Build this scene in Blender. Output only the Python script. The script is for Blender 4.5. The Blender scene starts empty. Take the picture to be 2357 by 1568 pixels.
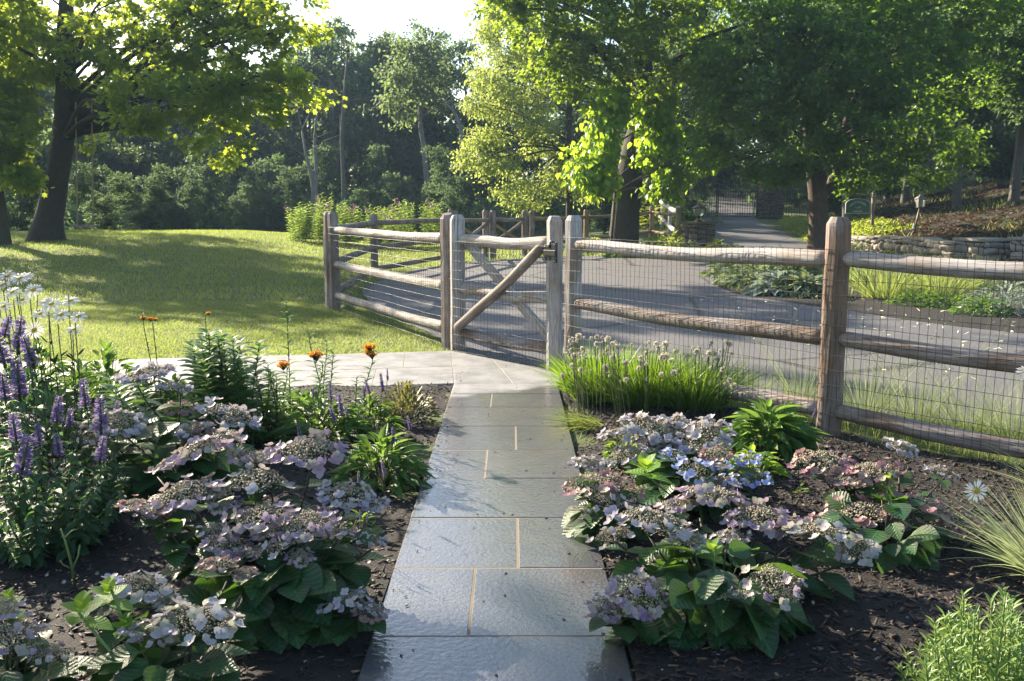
import bpy, math, zlib, numpy as np
from mathutils import Vector, Matrix, Euler
from mathutils.geometry import delaunay_2d_cdt
R=np.random.RandomState(7)
rad=math.radians
scene=bpy.context.scene
COL=scene.collection
# ---------------------------------------------------------------- camera, world, sun
F=2070.0; CX,CY=1178.5,784.0; HC=1.577; PITCH=math.atan(308.0/F)
cam=bpy.data.cameras.new('camera'); camo=bpy.data.objects.new('camera',cam); COL.objects.link(camo)
cam.sensor_width=36; cam.lens=36*F/2357.0; cam.clip_start=.05; cam.clip_end=3000
camo.location=(0,0,HC); camo.rotation_euler=(math.pi/2-PITCH,0,0); scene.camera=camo
SUN_AZ=rad(-44); SUN_EL=rad(25)          # azimuth measured from +Y, positive to the right
world=bpy.data.worlds.new("World"); scene.world=world; world.use_nodes=True
wn=world.node_tree; bg=wn.nodes['Background']
sky=wn.nodes.new('ShaderNodeTexSky'); sky.sky_type='NISHITA'; sky.sun_disc=False
sky.sun_elevation=SUN_EL; sky.sun_rotation=SUN_AZ; sky.air_density=1.0; sky.dust_density=1.2; sky.ozone_density=1.0
wn.links.new(sky.outputs[0],bg.inputs[0]); bg.inputs[1].default_value=.085
sl=bpy.data.lights.new('sun','SUN'); sl.energy=5.0; sl.angle=rad(.6); sl.color=(1,.86,.66)
so=bpy.data.objects.new('sun',sl); COL.objects.link(so)
SD=Vector((math.sin(SUN_AZ)*math.cos(SUN_EL),math.cos(SUN_AZ)*math.cos(SUN_EL),math.sin(SUN_EL)))
so.rotation_euler=SD.to_track_quat('Z','Y').to_euler()
vs=scene.view_settings; scene.display_settings.display_device='sRGB'
vs.view_transform='Standard'; vs.look='None'; vs.gamma=1; vs.use_curve_mapping=False; vs.exposure=1.9
cy=scene.cycles; cy.max_bounces=8; cy.diffuse_bounces=4; cy.glossy_bounces=2; cy.transmission_bounces=4; cy.transparent_max_bounces=6; cy.volume_bounces=0
cy.sample_clamp_indirect=4; cy.caustics_reflective=False; cy.caustics_refractive=False
# ---------------------------------------------------------------- pixel rays (photo at 2357x1568)
FW=np.array([0,math.cos(PITCH),-math.sin(PITCH)]); UPV=np.array([0,math.sin(PITCH),math.cos(PITCH)]); RT=np.array([1.,0,0])
def ray(x,y):
    return FW+RT*((x-CX)/F)+UPV*((CY-y)/F)
def P(x,y,D):
    r=ray(x,y); return np.array([0,0,HC])+r*(D/r[1])
def ss(a,b,x):
    t=np.clip((x-a)/(b-a),0,1); return t*t*(3-2*t)
XB=([0,12,24,31,40,53,70,200],[17,15,12.35,11.4,13.7,18.5,24,60])
def H(X,Y):
    X=np.asarray(X,float); Y=np.asarray(Y,float)
    h=.60*ss(13,31,Y)*ss(-3,-12,X)-2.2*ss(36,60,Y)*ss(1,-5,X)
    right=ss(0,6,X)
    h=h+.22*ss(28,40,Y)*right
    h=h+right*(.05*np.clip(Y-38,0,15)+.085*np.clip(Y-53,0,60))
    s=X-np.interp(Y,*XB)
    h=h+ss(19,23,Y)*(.5*ss(.1,.8,s)+.20*np.clip(s-.8,0,30))
    return h
def T(x,y,dmax=150):
    r=ray(x,y); t=np.linspace(1,dmax,4000)
    p=np.array([0,0,HC])[None]+r[None]*t[:,None]
    b=np.nonzero(p[:,2]<H(p[:,0],p[:,1]))[0]
    i=b[0] if len(b) else len(t)-1
    return p[i].copy()
def G(x,y):
    r=ray(x,y); return np.array([0,0,HC])+r*(-HC/r[2])
# ---------------------------------------------------------------- mesh builder
class MB:
    def __init__(s): s.V=[];s.L=[];s.T=[];s.M=[];s.A=[];s.U=[];s.n=0;s.S=[]
    def add(s,v,faces,mat=0,a=None,uv=None,smooth=True):
        v=np.asarray(v,float).reshape(-1,3); n=len(v)
        s.V.append(v); s.A.append(np.full(n,.5) if a is None else np.broadcast_to(np.asarray(a,float),(n,)).copy())
        s.U.append(np.zeros((n,2)) if uv is None else np.asarray(uv,float))
        if isinstance(faces,np.ndarray): faces=[faces]
        for f in faces:
            f=np.asarray(f)
            if f.ndim==1: f=f[None]
            s.L.append((f+s.n).ravel()); s.T.append(np.full(len(f),f.shape[1])); s.M.append(np.full(len(f),mat)); s.S.append(np.full(len(f),smooth))
        s.n+=n
    def build(s,name,mats,parent=None,kind=None):
        me=bpy.data.meshes.new(name)
        V=np.concatenate(s.V); 
        if parent is not None: V=V-np.array(root_loc(parent))[None]
        L=np.concatenate(s.L).astype(np.int32); Tt=np.concatenate(s.T).astype(np.int32)
        me.vertices.add(len(V)); me.vertices.foreach_set('co',V.astype(np.float32).ravel())
        me.loops.add(len(L)); me.loops.foreach_set('vertex_index',L)
        me.polygons.add(len(Tt)); st=np.zeros(len(Tt),np.int32); st[1:]=np.cumsum(Tt)[:-1]
        me.polygons.foreach_set('loop_start',st); me.polygons.foreach_set('loop_total',Tt)
        me.polygons.foreach_set('material_index',np.concatenate(s.M).astype(np.int32))
        me.polygons.foreach_set('use_smooth',np.concatenate(s.S))
        at=me.attributes.new('v','FLOAT','POINT'); at.data.foreach_set('value',np.concatenate(s.A).astype(np.float32))
        uv=me.uv_layers.new(name='UVMap'); uv.data.foreach_set('uv',np.concatenate(s.U)[L].astype(np.float32).ravel())
        for m in (mats if isinstance(mats,(list,tuple)) else [mats]): me.materials.append(m)
        me.update(calc_edges=True)
        o=bpy.data.objects.new(name,me); COL.objects.link(o)
        if parent is not None: o.parent=parent
        if kind: o['kind']=kind
        return o
def root_loc(o):
    while o.parent: o=o.parent
    return o.location
def thing(name,label,cat,loc,group=None):
    R.seed(zlib.crc32((label+name).encode())&0x7fffffff)
    o=bpy.data.objects.new(name,None); COL.objects.link(o); o.location=[float(c) for c in loc]; o.empty_display_size=.1
    o['label']=label; o['category']=cat
    if group: o['group']=group
    return o
def tag(o,label,cat,group=None):
    o['label']=label; o['category']=cat
    if group: o['group']=group
    return o
def dup(root,loc,rz=0,sc=1,label=None,group=None):
    def cp(o,par):
        c=o.copy(); COL.objects.link(c); c.parent=par
        for ch in list(o.children): cp(ch,c)
        return c
    r=cp(root,None); r.location=[float(c) for c in loc]; r.rotation_euler=(0,0,rz); r.scale=(sc,sc,sc) if np.isscalar(sc) else sc
    if label: r['label']=label
    if group: r['group']=group
    return r
def unit(v): return v/np.maximum(np.linalg.norm(v,axis=-1,keepdims=True),1e-9)
def rnd(n,a=-1,b=1): return R.uniform(a,b,(n,3))
def grid_faces(nu,nv,off=0,wrap=False):
    i=np.arange(nv-1)[:,None]; j=np.arange(nu if wrap else nu-1)[None]
    j2=(j+1)%nu
    return np.stack([i*nu+j,i*nu+j2,(i+1)*nu+j2,(i+1)*nu+j],-1).reshape(-1,4)+off
def tube(mb,pts,rad_,sides=8,mat=0,a=.5,cap=True,jit=0,facet=0,uoff=None,smooth=True):
    pts=np.asarray(pts,float); n=len(pts); rr=np.broadcast_to(np.asarray(rad_,float),(n,))
    tan=unit(np.gradient(pts,axis=0)); ref=np.array([0,0,1.]) if abs(tan[0][2])<.9 else np.array([0,1.,0])
    X=np.zeros((n,3)); prev=unit(np.cross(ref,tan[0]))
    for i in range(n):
        prev=prev-tan[i]*np.dot(prev,tan[i]); prev=prev/np.linalg.norm(prev); X[i]=prev
    Y=np.cross(tan,X); th=np.arange(sides+1)/sides*2*math.pi
    if facet: th=th+np.append(q:=R.uniform(-.5,.5,sides)*2*math.pi/sides*facet,q[0])
    k=rr[:,None]*np.ones(sides+1)[None]
    if jit: 
        j=R.normal(0,jit,(n,sides)); k=k*(1+np.concatenate([j,j[:,:1]],1))
    v=pts[:,None]+X[:,None]*(np.cos(th)[None]*k)[...,None]+Y[:,None]*(np.sin(th)[None]*k)[...,None]
    d=np.concatenate([[0],np.cumsum(np.linalg.norm(np.diff(pts,axis=0),axis=1))])
    uo=R.uniform(0,50) if uoff is None else uoff
    uv=np.stack([np.broadcast_to((th/(2*math.pi))[None]*2*math.pi*rr.max()+uo,(n,sides+1)),np.broadcast_to(d[:,None]+uo,(n,sides+1))],-1).reshape(-1,2)
    fc=[grid_faces(sides+1,n)]
    if cap: fc+= [np.arange(sides)[::-1][None],(np.arange(sides)+(n-1)*(sides+1))[None]]
    mb.add(v.reshape(-1,3),fc,mat,a,uv,smooth=smooth)
def tubes(mb,A,B,r,mat=0,sides=3,a=.5):
    """many straight thin prisms"""
    A=np.asarray(A,float);B=np.asarray(B,float); n=len(A); d=unit(B-A)
    ref=np.where(np.abs(d[:,2:3])<.9,np.array([[0,0,1.]]),np.array([[0,1.,0]])); X=unit(np.cross(ref,d)); Y=np.cross(d,X)
    th=np.arange(sides)/sides*2*math.pi; r=np.broadcast_to(np.asarray(r,float),(n,))
    off=(X[:,None]*np.cos(th)[None,:,None]+Y[:,None]*np.sin(th)[None,:,None])*r[:,None,None]
    v=np.stack([A[:,None]+off,B[:,None]+off],1).reshape(-1,3)
    j=np.arange(sides); f=np.stack([j,(j+1)%sides,sides+(j+1)%sides,sides+j],-1)
    f=(f[None]+(np.arange(n)*2*sides)[:,None,None]).reshape(-1,4)
    mb.add(v,f,mat,np.repeat(np.broadcast_to(a,(n,)),2*sides))
def box(mb,c,s,rz=0,mat=0,bev=0,tilt=None,a=.5):
    c=np.asarray(c,float); s=np.asarray(s,float)/2
    if bev<=0:
        v=np.array([[x,y,z] for z in(-1,1) for y in(-1,1) for x in(-1,1)],float)*s
        f=np.array([[0,2,3,1],[4,5,7,6],[0,1,5,4],[2,6,7,3],[0,4,6,2],[1,3,7,5]])
        fs=[f]
    else:
        b=bev; v=[]
        for z in(-1,1):
            for y in(-1,1):
                for x in(-1,1):
                    v+= [[x*s[0],y*(s[1]-b),z*(s[2]-b)],[x*(s[0]-b),y*s[1],z*(s[2]-b)],[x*(s[0]-b),y*(s[1]-b),z*s[2]]]
        v=np.array(v); 
        def I(x,y,z,k): return (((z>0)*4+(y>0)*2+(x>0))*3+k)
        q=[];t=[]
        for k,(e,g) in enumerate([(1,2),(0,2),(0,1)]):
            for sg in(-1,1):
                cs=[]
                for a1,b1 in((-1,-1),(1,-1),(1,1),(-1,1)):
                    w=[0,0,0]; w[k]=sg; w[e]=a1; w[g]=b1; cs.append(I(*w,k))
                if (sg>0)==(k==1): cs=cs[::-1]
                q.append(cs)
        for k in range(3):
            e,g=[m for m in range(3) if m!=k]
            for a1 in(-1,1):
                for b1 in(-1,1):
                    w0=[0,0,0];w0[e]=a1;w0[g]=b1;w1=list(w0);w0[k]=-1;w1[k]=1
                    q.append([I(*w0,e),I(*w1,e),I(*w1,g),I(*w0,g)])
        for x in(-1,1):
            for y in(-1,1):
                for z in(-1,1): t.append([I(x,y,z,0),I(x,y,z,1),I(x,y,z,2)])
        fs=[np.array(q),np.array(t)]
    uv=np.stack([v[:,0]+v[:,1],v[:,2]],-1)
    if tilt is not None: v=v@np.array(tilt).T
    cz,sz=math.cos(rz),math.sin(rz); v=v@np.array([[cz,sz,0],[-sz,cz,0],[0,0,1]])
    mb.add(v+c,fs,mat,a,uv,smooth=False)
def lathe(mb,c,prof,sides=24,mat=0,a=.5,smooth=True):
    p=np.asarray(prof,float); th=np.arange(sides)/sides*2*math.pi
    v=np.stack([p[:,0:1]*np.cos(th)[None],p[:,0:1]*np.sin(th)[None],np.broadcast_to(p[:,1:2],(len(p),sides))],-1).reshape(-1,3)+np.asarray(c,float)
    mb.add(v,[grid_faces(sides,len(p),wrap=True)],mat,a,smooth=smooth)
# leaf templates: (verts, faces, uv)
def leaf(nu=5,nv=8,w=.55,fold=.12,curl=.2,pk=.42,ser=0,tip=.35,wave=0):
    v=[];uv=[]
    for i in range(nv):
        t=i/(nv-1); 
        prof=(math.sin(math.pi*min(t,1)**(math.log(.5)/math.log(pk))))**.85 if 0<t<1 else 0
        prof*= (1-tip*t*t)
        if ser and i%2: prof*=1+ser
        for j in range(nu):
            u=j/(nu-1)*2-1
            v.append([u*w/2*prof,t,fold*abs(u)*prof-curl*t*t+wave*math.sin(t*9)*abs(u)*prof]); uv.append([u*.5*prof+.5,t])
    return np.array(v),[grid_faces(nu,nv)],np.array(uv)
def star(nl=5):
    v=[[0,0,0]];
    ang=[-150,-100,-60,-28,0,28,60,100,150]; rr=[.35,.5,.36,.92 ,.45,.92,.36,.5,.35]
    ang=[-140,-105,-75,-42,-20,0,20,42,75,105,140]; rr=[.32,.62,.38,.85,.5,1.0,.5,.85,.38,.62,.32]
    for a_,r_ in zip(ang,rr): v.append([math.sin(rad(a_))*r_*.62,.35+math.cos(rad(a_))*r_*.65,-.12*r_*r_])
    n=len(v)
    return np.array(v),[np.array([[0,i,i+1] for i in range(1,n-1)][::-1])],np.array([[x+.5,y] for x,y,z in v])
LQ=(np.array([[0,0,0],[-.3,.45,.08],[0,1,-.05],[.3,.45,.08]],float),[np.array([[0,3,2,1]])],np.array([[.5,0],[0,.5],[.5,1],[1,.5]]))
LS=leaf(3,5,.5,.1,.15)
LST=star()
def scatter(mb,tmp,pos,dr,nr,sc,mat=0,a=None,wid=None):
    tv,tf,tu=tmp; n=len(pos)
    if n==0: return
    y=unit(dr); z=unit(nr-y*np.sum(nr*y,1,keepdims=True)); x=np.cross(y,z)
    sc=np.broadcast_to(np.asarray(sc,float),(n,))[:,None,None]; w=1 if wid is None else np.broadcast_to(np.asarray(wid,float),(n,))[:,None,None]
    v=pos[:,None]+sc*(x[:,None]*tv[None,:,0:1]*w+y[:,None]*tv[None,:,1:2]+z[:,None]*tv[None,:,2:3])
    m=len(tv); off=(np.arange(n)*m)[:,None,None]
    fs=[(f[None]+off).reshape(-1,f.shape[1]) for f in tf]
    aa=R.uniform(0,1,n) if a is None else np.broadcast_to(np.asarray(a,float),(n,))
    mb.add(v.reshape(-1,3),fs,mat,np.repeat(aa,m),np.tile(tu,(n,1)))
def blades(mb,base,d,L,w,bend,seg=4,mat=0,a=None,side=None):
    """tapered ribbons: base Nx3, unit dir d, length L, width w, bend vector Nx3"""
    n=len(base); t=np.linspace(0,1,seg+1); L=np.broadcast_to(L,(n,)); w=np.broadcast_to(w,(n,))
    c=base[:,None]+d[:,None]*(L[:,None]*t[None])[...,None]+bend[:,None]*(t**2)[None,:,None]
    s=unit(np.cross(d,rnd(n))) if side is None else side
    ww=w[:,None]*(1-t[None]**2.2*.94)/2
    v=np.stack([c-s[:,None]*ww[...,None],c+s[:,None]*ww[...,None]],2)
    f=grid_faces(2,seg+1); m=2*(seg+1)
    f=(f[None]+(np.arange(n)*m)[:,None,None]).reshape(-1,4)
    uv=np.stack([np.tile([0,1],seg+1),np.repeat(t,2)],-1)
    aa=R.uniform(0,1,n) if a is None else np.broadcast_to(a,(n,))
    mb.add(v.reshape(-1,3),f,mat,np.repeat(aa,m),np.tile(uv,(n,1)))
# ---------------------------------------------------------------- materials
class NT:
    def __init__(s,name):
        s.m=bpy.data.materials.new(name); s.m.use_nodes=True; s.t=s.m.node_tree; s.t.nodes.clear()
        s.out=s.t.nodes.new('ShaderNodeOutputMaterial')
    def n(s,typ,_props=None,**ins):
        nd=s.t.nodes.new('ShaderNode'+typ)
        for k,v in (_props or {}).items(): setattr(nd,k,v)
        for k,v in ins.items():
            key=int(k[1:]) if k[0]=='i' and k[1:].isdigit() else k.replace('_',' ')
            sk=nd.inputs[key]
            if isinstance(v,bpy.types.NodeSocket): s.t.links.new(v,sk)
            elif hasattr(sk.default_value,'__len__') and hasattr(v,'__len__') and len(v)==3 and len(sk.default_value)==4: sk.default_value=(*v,1)
            else: sk.default_value=v
        return nd
    def math(s,op,a,b=0.,c=0.): return s.n('Math',{'operation':op},i0=a,i1=b,i2=c).outputs[0]
    def mix(s,f,a,b,bt='MIX'):
        nd=s.t.nodes.new('ShaderNodeMix'); nd.data_type='RGBA'; nd.blend_type=bt
        for k,v in ((0,f),(6,a),(7,b)):
            if isinstance(v,bpy.types.NodeSocket): s.t.links.new(v,nd.inputs[k])
            else: nd.inputs[k].default_value=v if k==0 else (*v,1)
        return nd.outputs[2]
    def ramp(s,f,stops):
        nd=s.n('ValToRGB',Fac=f); e=nd.color_ramp.elements
        while len(e)<len(stops): e.new(.5)
        for el,(p,c) in zip(e,stops): el.position=p; el.color=(*(c if hasattr(c,'__len__') else (c,)*3),1)
        return nd.outputs[0]
    def noise(s,vec,scale,detail=4,rough=.55,dist=0): return s.n('TexNoise',Vector=vec,Scale=scale,Detail=detail,Roughness=rough,Distortion=dist).outputs[0]
    def obj(s): return s.n('TexCoord').outputs['Object']
    def geo(s): return s.n('NewGeometry').outputs['Position']
    def uv(s): return s.n('TexCoord').outputs['UV']
    def att(s): return s.n('Attribute',{'attribute_name':'v'}).outputs['Fac']
    def bump(s,h,st=.5,d=.01): return s.n('Bump',Height=h,Strength=st,Distance=d).outputs[0]
    def scale(s,vec,x,y,z=1): return s.n('Mapping',Vector=vec,Scale=(x,y,z)).outputs[0]
    def pbr(s,col,rough=.6,normal=None,**k):
        nd=s.n('BsdfPrincipled',Base_Color=col,Roughness=rough,**k)
        if normal is not None: s.t.links.new(normal,nd.inputs['Normal'])
        s.t.links.new(nd.outputs[0],s.out.inputs[0]); return nd
def leafmat(name,c1,c2,trans=.4,rough=.45,tcol=None,veins=False,c3=None,spec=.4,edge=None,vs_=.2):
    t=NT(name); v=t.att(); stops=[(0,c1),(1,c2)] if c3 is None else [(0,c1),(.55,c2),(1,c3)]
    col=t.ramp(v,stops); nz=t.noise(t.geo(),3.1,2); col=t.mix(t.math('MULTIPLY',nz,.5),col,tuple(x*.55 for x in c1))
    nrm=None
    if veins:
        sp=t.n('SeparateXYZ',i0=t.uv()); au=t.math('ABSOLUTE',t.math('SUBTRACT',sp.outputs[0],.5))
        ph=t.math('SUBTRACT',t.math('ADD',sp.outputs[1],t.math('MULTIPLY',t.noise(t.uv(),2.5,1),.12)),t.math('SUBTRACT',t.math('MULTIPLY',au,1.1),t.math('MULTIPLY',t.math('MULTIPLY',au,au),.9)))
        sv=t.math('PINGPONG',t.math('MULTIPLY',ph,7.),.5); vein=t.ramp(sv,[(0,1),(.16,0)]); mid=t.ramp(au,[(.008,1),(.03,0)])
        vm=t.math('MAXIMUM',vein,mid); 
        if edge: col=t.mix(t.ramp(t.math('ADD',au,t.math('MULTIPLY',nz,.2)),[(.36,0),(.52,1)]),col,edge)
        col=t.mix(t.math('MULTIPLY',vm,vs_),col,tuple(min(1,x*2.6+.03) for x in c2))
        nrm=t.bump(t.math('ADD',sv,t.math('MULTIPLY',t.noise(t.uv(),30,4),.6)),.5,.007)
    pb=t.n('BsdfPrincipled',Base_Color=col,Roughness=rough); pb.inputs['Specular IOR Level'].default_value=spec
    if nrm is not None: t.t.links.new(nrm,pb.inputs['Normal'])
    tc=t.mix(.75,col,tcol or tuple(min(1,x*1.8) for x in c2))
    tr=t.n('BsdfTranslucent',Color=tc)
    mx=t.n('MixShader',i0=trans,i1=pb.outputs[0],i2=tr.outputs[0]); t.t.links.new(mx.outputs[0],t.out.inputs[0])
    return t.m
def barkmat(name,c1,c2,c3=None,sc=1.):
    t=NT(name); u=t.uv(); n1=t.noise(t.scale(u,9*sc,1.6*sc),3,5,.65,.4); n2=t.noise(t.geo(),1.3,3)
    col=t.ramp(n1,[(.32,c1),(.62,c2)])
    if c3: col=t.mix(t.ramp(n2,[(.5,0),(.62,1)]),col,c3)
    t.pbr(col,.9,t.bump(n1,.9,.03)); return t.m
def plain(name,c,rough=.6,metal=0,bump=0,bs=30,var=.25):
    t=NT(name); n=t.noise(t.geo(),bs,4); col=t.mix(t.math('MULTIPLY',n,var*2),c,tuple(x*.4 for x in c))
    t.pbr(col,rough,t.bump(n,bump,.005) if bump else None,Metallic=metal); return t.m
def fencewood(name,grey,brown,dark,bias=.5):
    t=NT(name); u=t.uv(); g=t.noise(t.scale(u,55,3.2),1,6,.7,.6); big=t.noise(t.scale(u,1.6,1.1),2,4); fine=t.noise(t.scale(u,240,11),1,3)
    nz=t.n('SeparateXYZ',i0=t.n('NewGeometry').outputs['Normal']).outputs[2]
    base=t.mix(t.ramp(big,[(bias-.1,0),(bias+.12,1)]),grey,brown)
    col=t.mix(t.ramp(g,[(.30,1),(.56,0)]),base,dark)
    col=t.mix(t.ramp(fine,[(.36,.45),(.5,0)]),col,dark)
    cr=t.noise(t.scale(u,70,1.1),1,2,.5,.2); crack=t.ramp(cr,[(.31,1),(.34,0)]); col=t.mix(crack,col,(.03,.022,.018))
    vo=t.n('TexVoronoi',Vector=t.scale(u,7,2.2),Scale=1.).outputs['Distance']
    kn=t.ramp(vo,[(.05,1),(.10,.0)]); col=t.mix(t.math('MULTIPLY',kn,.8),col,(.07,.03,.02))
    h=t.math('SUBTRACT',t.math('ADD',g,t.math('MULTIPLY',fine,.4)),t.math('MULTIPLY',crack,1.2))
    t.pbr(col,.78,t.bump(h,.7,.006)); return t.m
HAZE=.0006
# ---------------------------------------------------------------- ground
def lawn_mat():
    t=NT('lawn_soil'); g=t.geo(); a=t.noise(g,.45,3); b=t.noise(g,7,5,.7); c=t.noise(g,70,3)
    col=t.ramp(b,[(.3,(.05,.08,.02)),(.7,(.13,.165,.04))]); col=t.mix(t.ramp(a,[(.48,0),(.66,.55)]),col,(.20,.17,.06))
    col=t.mix(t.ramp(c,[(.35,.6),(.6,0)]),col,(.035,.055,.012))
    t.pbr(col,.9,t.bump(t.math('ADD',b,c),1,.03)); return t.m
def bank_mat():
    t=NT('leaf_litter'); g=t.geo(); a=t.noise(g,.8,4,.7); b=t.noise(g,9,5,.75)
    col=t.ramp(b,[(.35,(.010,.008,.005)),(.6,(.03,.019,.011)),(.78,(.13,.065,.028))]); col=t.mix(t.ramp(a,[(.48,0),(.58,1)]),col,(.028,.05,.01))
    t.pbr(col,.95,t.bump(b,1,.08)); return t.m
xs=np.unique(np.round(np.concatenate([np.linspace(-260,-30,24),np.linspace(-30,36,133),np.linspace(36,260,24)]),3))
ys=np.unique(np.round(np.concatenate([np.linspace(-30,0,8),np.linspace(0,80,161),np.linspace(80,600,30)]),3))
XX,YY=np.meshgrid(xs,ys); ZZ=H(XX,YY)
fc=grid_faces(len(xs),len(ys)); v=np.stack([XX,YY,ZZ],-1).reshape(-1,3); ctr=v[fc].mean(1)
isb=(ctr[:,0]>np.interp(ctr[:,1],*XB)+.3)&(ctr[:,1]>21)
# moundy bank
bm=(v[:,0]>np.interp(v[:,1],*XB)+1)&(v[:,1]>23)
v[bm,2]+=.14*np.sin(v[bm,0]*1.3+v[bm,1]*.7)*np.sin(v[bm,1]*1.1)+.06*R.normal(size=bm.sum())
mb=MB(); mb.add(v,[fc[~isb]],0); mb.L.append(fc[isb].ravel());mb.T.append(np.full(isb.sum(),4));mb.M.append(np.full(isb.sum(),1));mb.S.append(np.full(isb.sum(),True))
mb.build('ground',[lawn_mat(),bank_mat()],kind='structure')
def smooth_poly(pts,k=1):
    for _ in range(k):
        q=[]; n=len(pts)
        for i in range(n):
            a,b=np.array(pts[i]),np.array(pts[(i+1)%n]); q+= [a*.75+b*.25,a*.25+b*.75]
        pts=q
    return pts
def inside(px,py,poly):
    c=np.zeros(len(px),bool); n=len(poly)
    for i in range(n):
        x1,y1=poly[i][:2]; x2,y2=poly[(i+1)%n][:2]
        if y1==y2: continue
        m=((y1>py)!=(y2>py))&(px<(x2-x1)*(py-y1)/(y2-y1)+x1); c^=m
    return c
def sheet(name,poly,lift,mat,step=.5,mound=None,edge=True,parent=None,kind='structure'):
    poly=[np.array(p[:2],float) for p in poly]; d=[]
    for i in range(len(poly)):
        a,b=poly[i],poly[(i+1)%len(poly)]; k=max(1,int(np.linalg.norm(b-a)/step))
        d+= [a+(b-a)*j/k for j in range(k)]
    pa=np.array(d); x0,y0=pa.min(0); x1,y1=pa.max(0)
    gx,gy=np.meshgrid(np.arange(x0,x1,step),np.arange(y0,y1,step)); gx=gx.ravel()+step*.31; gy=gy.ravel()+step*.27
    m=inside(gx,gy,poly); pts=[Vector(p) for p in pa]+[Vector((a,b)) for a,b in zip(gx[m],gy[m])]
    n=len(pa); r=delaunay_2d_cdt(pts,[(i,(i+1)%n) for i in range(n)],[],1,1e-5)
    vv=np.array([[p.x,p.y] for p in r[0]]); z=H(vv[:,0],vv[:,1])+lift
    if mound is not None: z=z+mound(vv[:,0],vv[:,1])
    f=np.array([list(q) for q in r[2] if len(q)==3]); mb=MB(); mb.add(np.column_stack([vv,z]),[f])
    if edge:   # skirt so the sheet has thickness
        e=np.column_stack([pa,H(pa[:,0],pa[:,1])+lift+(0 if mound is None else mound(pa[:,0],pa[:,1]))]); lo=e.copy(); lo[:,2]-=lift+.08
        i=np.arange(n); mb.add(np.concatenate([e,lo]),[np.stack([i,(i+1)%n,n+(i+1)%n,n+i],-1)],smooth=False)
    return mb.build(name,mat,parent,kind)
# driveway
def asphalt():
    t=NT('asphalt'); g=t.geo(); a=t.noise(g,.5,3); b=t.noise(g,160,3,.8); c=t.noise(g,2.5,5,.7)
    col=t.ramp(b,[(.3,(.058,.057,.062)),(.5,(.105,.102,.110)),(.72,(.22,.21,.22))]); col=t.mix(t.ramp(a,[(.4,0),(.7,.35)]),col,(.13,.125,.13))
    col=t.mix(t.ramp(c,[(.52,0),(.75,.45)]),col,(.07,.068,.07)); cr=t.n('TexVoronoi',{'feature':'DISTANCE_TO_EDGE'},Vector=t.mix(.12,g,t.n('TexNoise',Vector=g,Scale=1.1).outputs[1]),Scale=.33).outputs[0]; col=t.mix(t.ramp(cr,[(.007,.85),(.014,0)]),col,(.03,.03,.03))
    t.pbr(col,.72,t.bump(b,.5,.006)); return t.m
ASPH=asphalt()
drive_px=[(834,668),(836,682),(855,702),(900,727),(960,757),(1020,786),(1072,801),(1160,825),(1280,850),(1330,856),(1450,868),(1600,893),(1760,925),(1960,958),(2357,1010)]
far_px=[(2357,742),(2200,728),(2080,716),(1950,703),(1850,692),(1700,677),(1648,662),(1640,650),(1662,630),(1720,611),(1800,596),(1868,583),(1900,575),(1868,567),(1820,547),(1780,529),(1748,511),(1733,497)]
gate_in=[(1733,494),(1735,470),(1742,440)]; gate_out=[(1690,442),(1640,462),(1600,480),(1598,494)]
left_px=[(1610,505),(1625,530),(1630,560),(1560,584),(1500,589),(1400,590),(1345,592),(1240,594),(1160,600),(1060,609),(960,622),(890,642)]
poly=[T(*p) for p in drive_px]+[np.array([6.5,3.2,0]),np.array([14,4.5,0]),np.array([14,11.2,0])]+[T(*p) for p in far_px+gate_in+gate_out+left_px]
sheet('driveway',poly,.03,ASPH,.6)
# stone path ---------------------------------------------------
XL,XR=-.511,.403
def bluestone():
    t=NT('bluestone'); g=t.geo(); sp=t.n('SeparateXYZ',i0=g); v=t.att()
    n1=t.noise(g,1.7,4,.6); n2=t.noise(g,6,4,.6); f=t.noise(g,75,3,.6); ff=t.noise(g,190,2,.6)
    wet=t.math('ADD',t.math('ADD',t.math('MULTIPLY',sp.outputs[1],-1.1),t.math('MULTIPLY',sp.outputs[0],.55)),t.math('MULTIPLY',n1,1.0))
    wet=t.ramp(t.math('ADD',wet,8.2),[(.42,0),(.58,1)])          # the slabs near the gate have dried
    base=t.mix(v,(.055,.068,.105),(.135,.13,.14)); base=t.mix(t.ramp(n2,[(.45,0),(.7,.6)]),base,(.23,.19,.15))
    rust=t.ramp(t.noise(g,2.3,3),[(.50,0),(.66,.9)]); base=t.mix(t.math('MULTIPLY',rust,t.ramp(sp.outputs[0],[(.0,.15),(.3,1)])),base,(.22,.15,.10))
    dry=t.mix(n2,(.33,.325,.32),(.25,.25,.255)); wetc=t.mix(.70,base,(.020,.024,.032))
    col=t.mix(wet,dry,wetc); col=t.mix(t.ramp(ff,[(.3,.35),(.5,0)]),col,(.04,.04,.045))
    r=t.math('ADD',t.math('MULTIPLY',wet,-.56),t.math('ADD',.66,t.math('MULTIPLY',n2,.16)))
    h=t.math('ADD',f,t.math('MULTIPLY',ff,.35)); col=t.mix(t.ramp(t.noise(g,3.3,5,.7),[(.42,0),(.62,.45)]),col,(.035,.04,.045))
    pb=t.pbr(col,.6,t.n('Bump',Height=h,Strength=.7,Distance=.007).outputs[0]); pb.inputs['Specular IOR Level'].default_value=.5
    t.t.links.new(wet,pb.inputs['Coat Weight']); t.t.links.new(t.ramp(n2,[(.35,.03),(.7,.15)]),pb.inputs['Coat Roughness']); pb.inputs['Coat IOR'].default_value=1.75
    t.t.links.new(t.n('Bump',Height=t.noise(g,42,3,.5),Strength=.75,Distance=.0034).outputs[0],pb.inputs['Coat Normal']); return t.m
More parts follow.
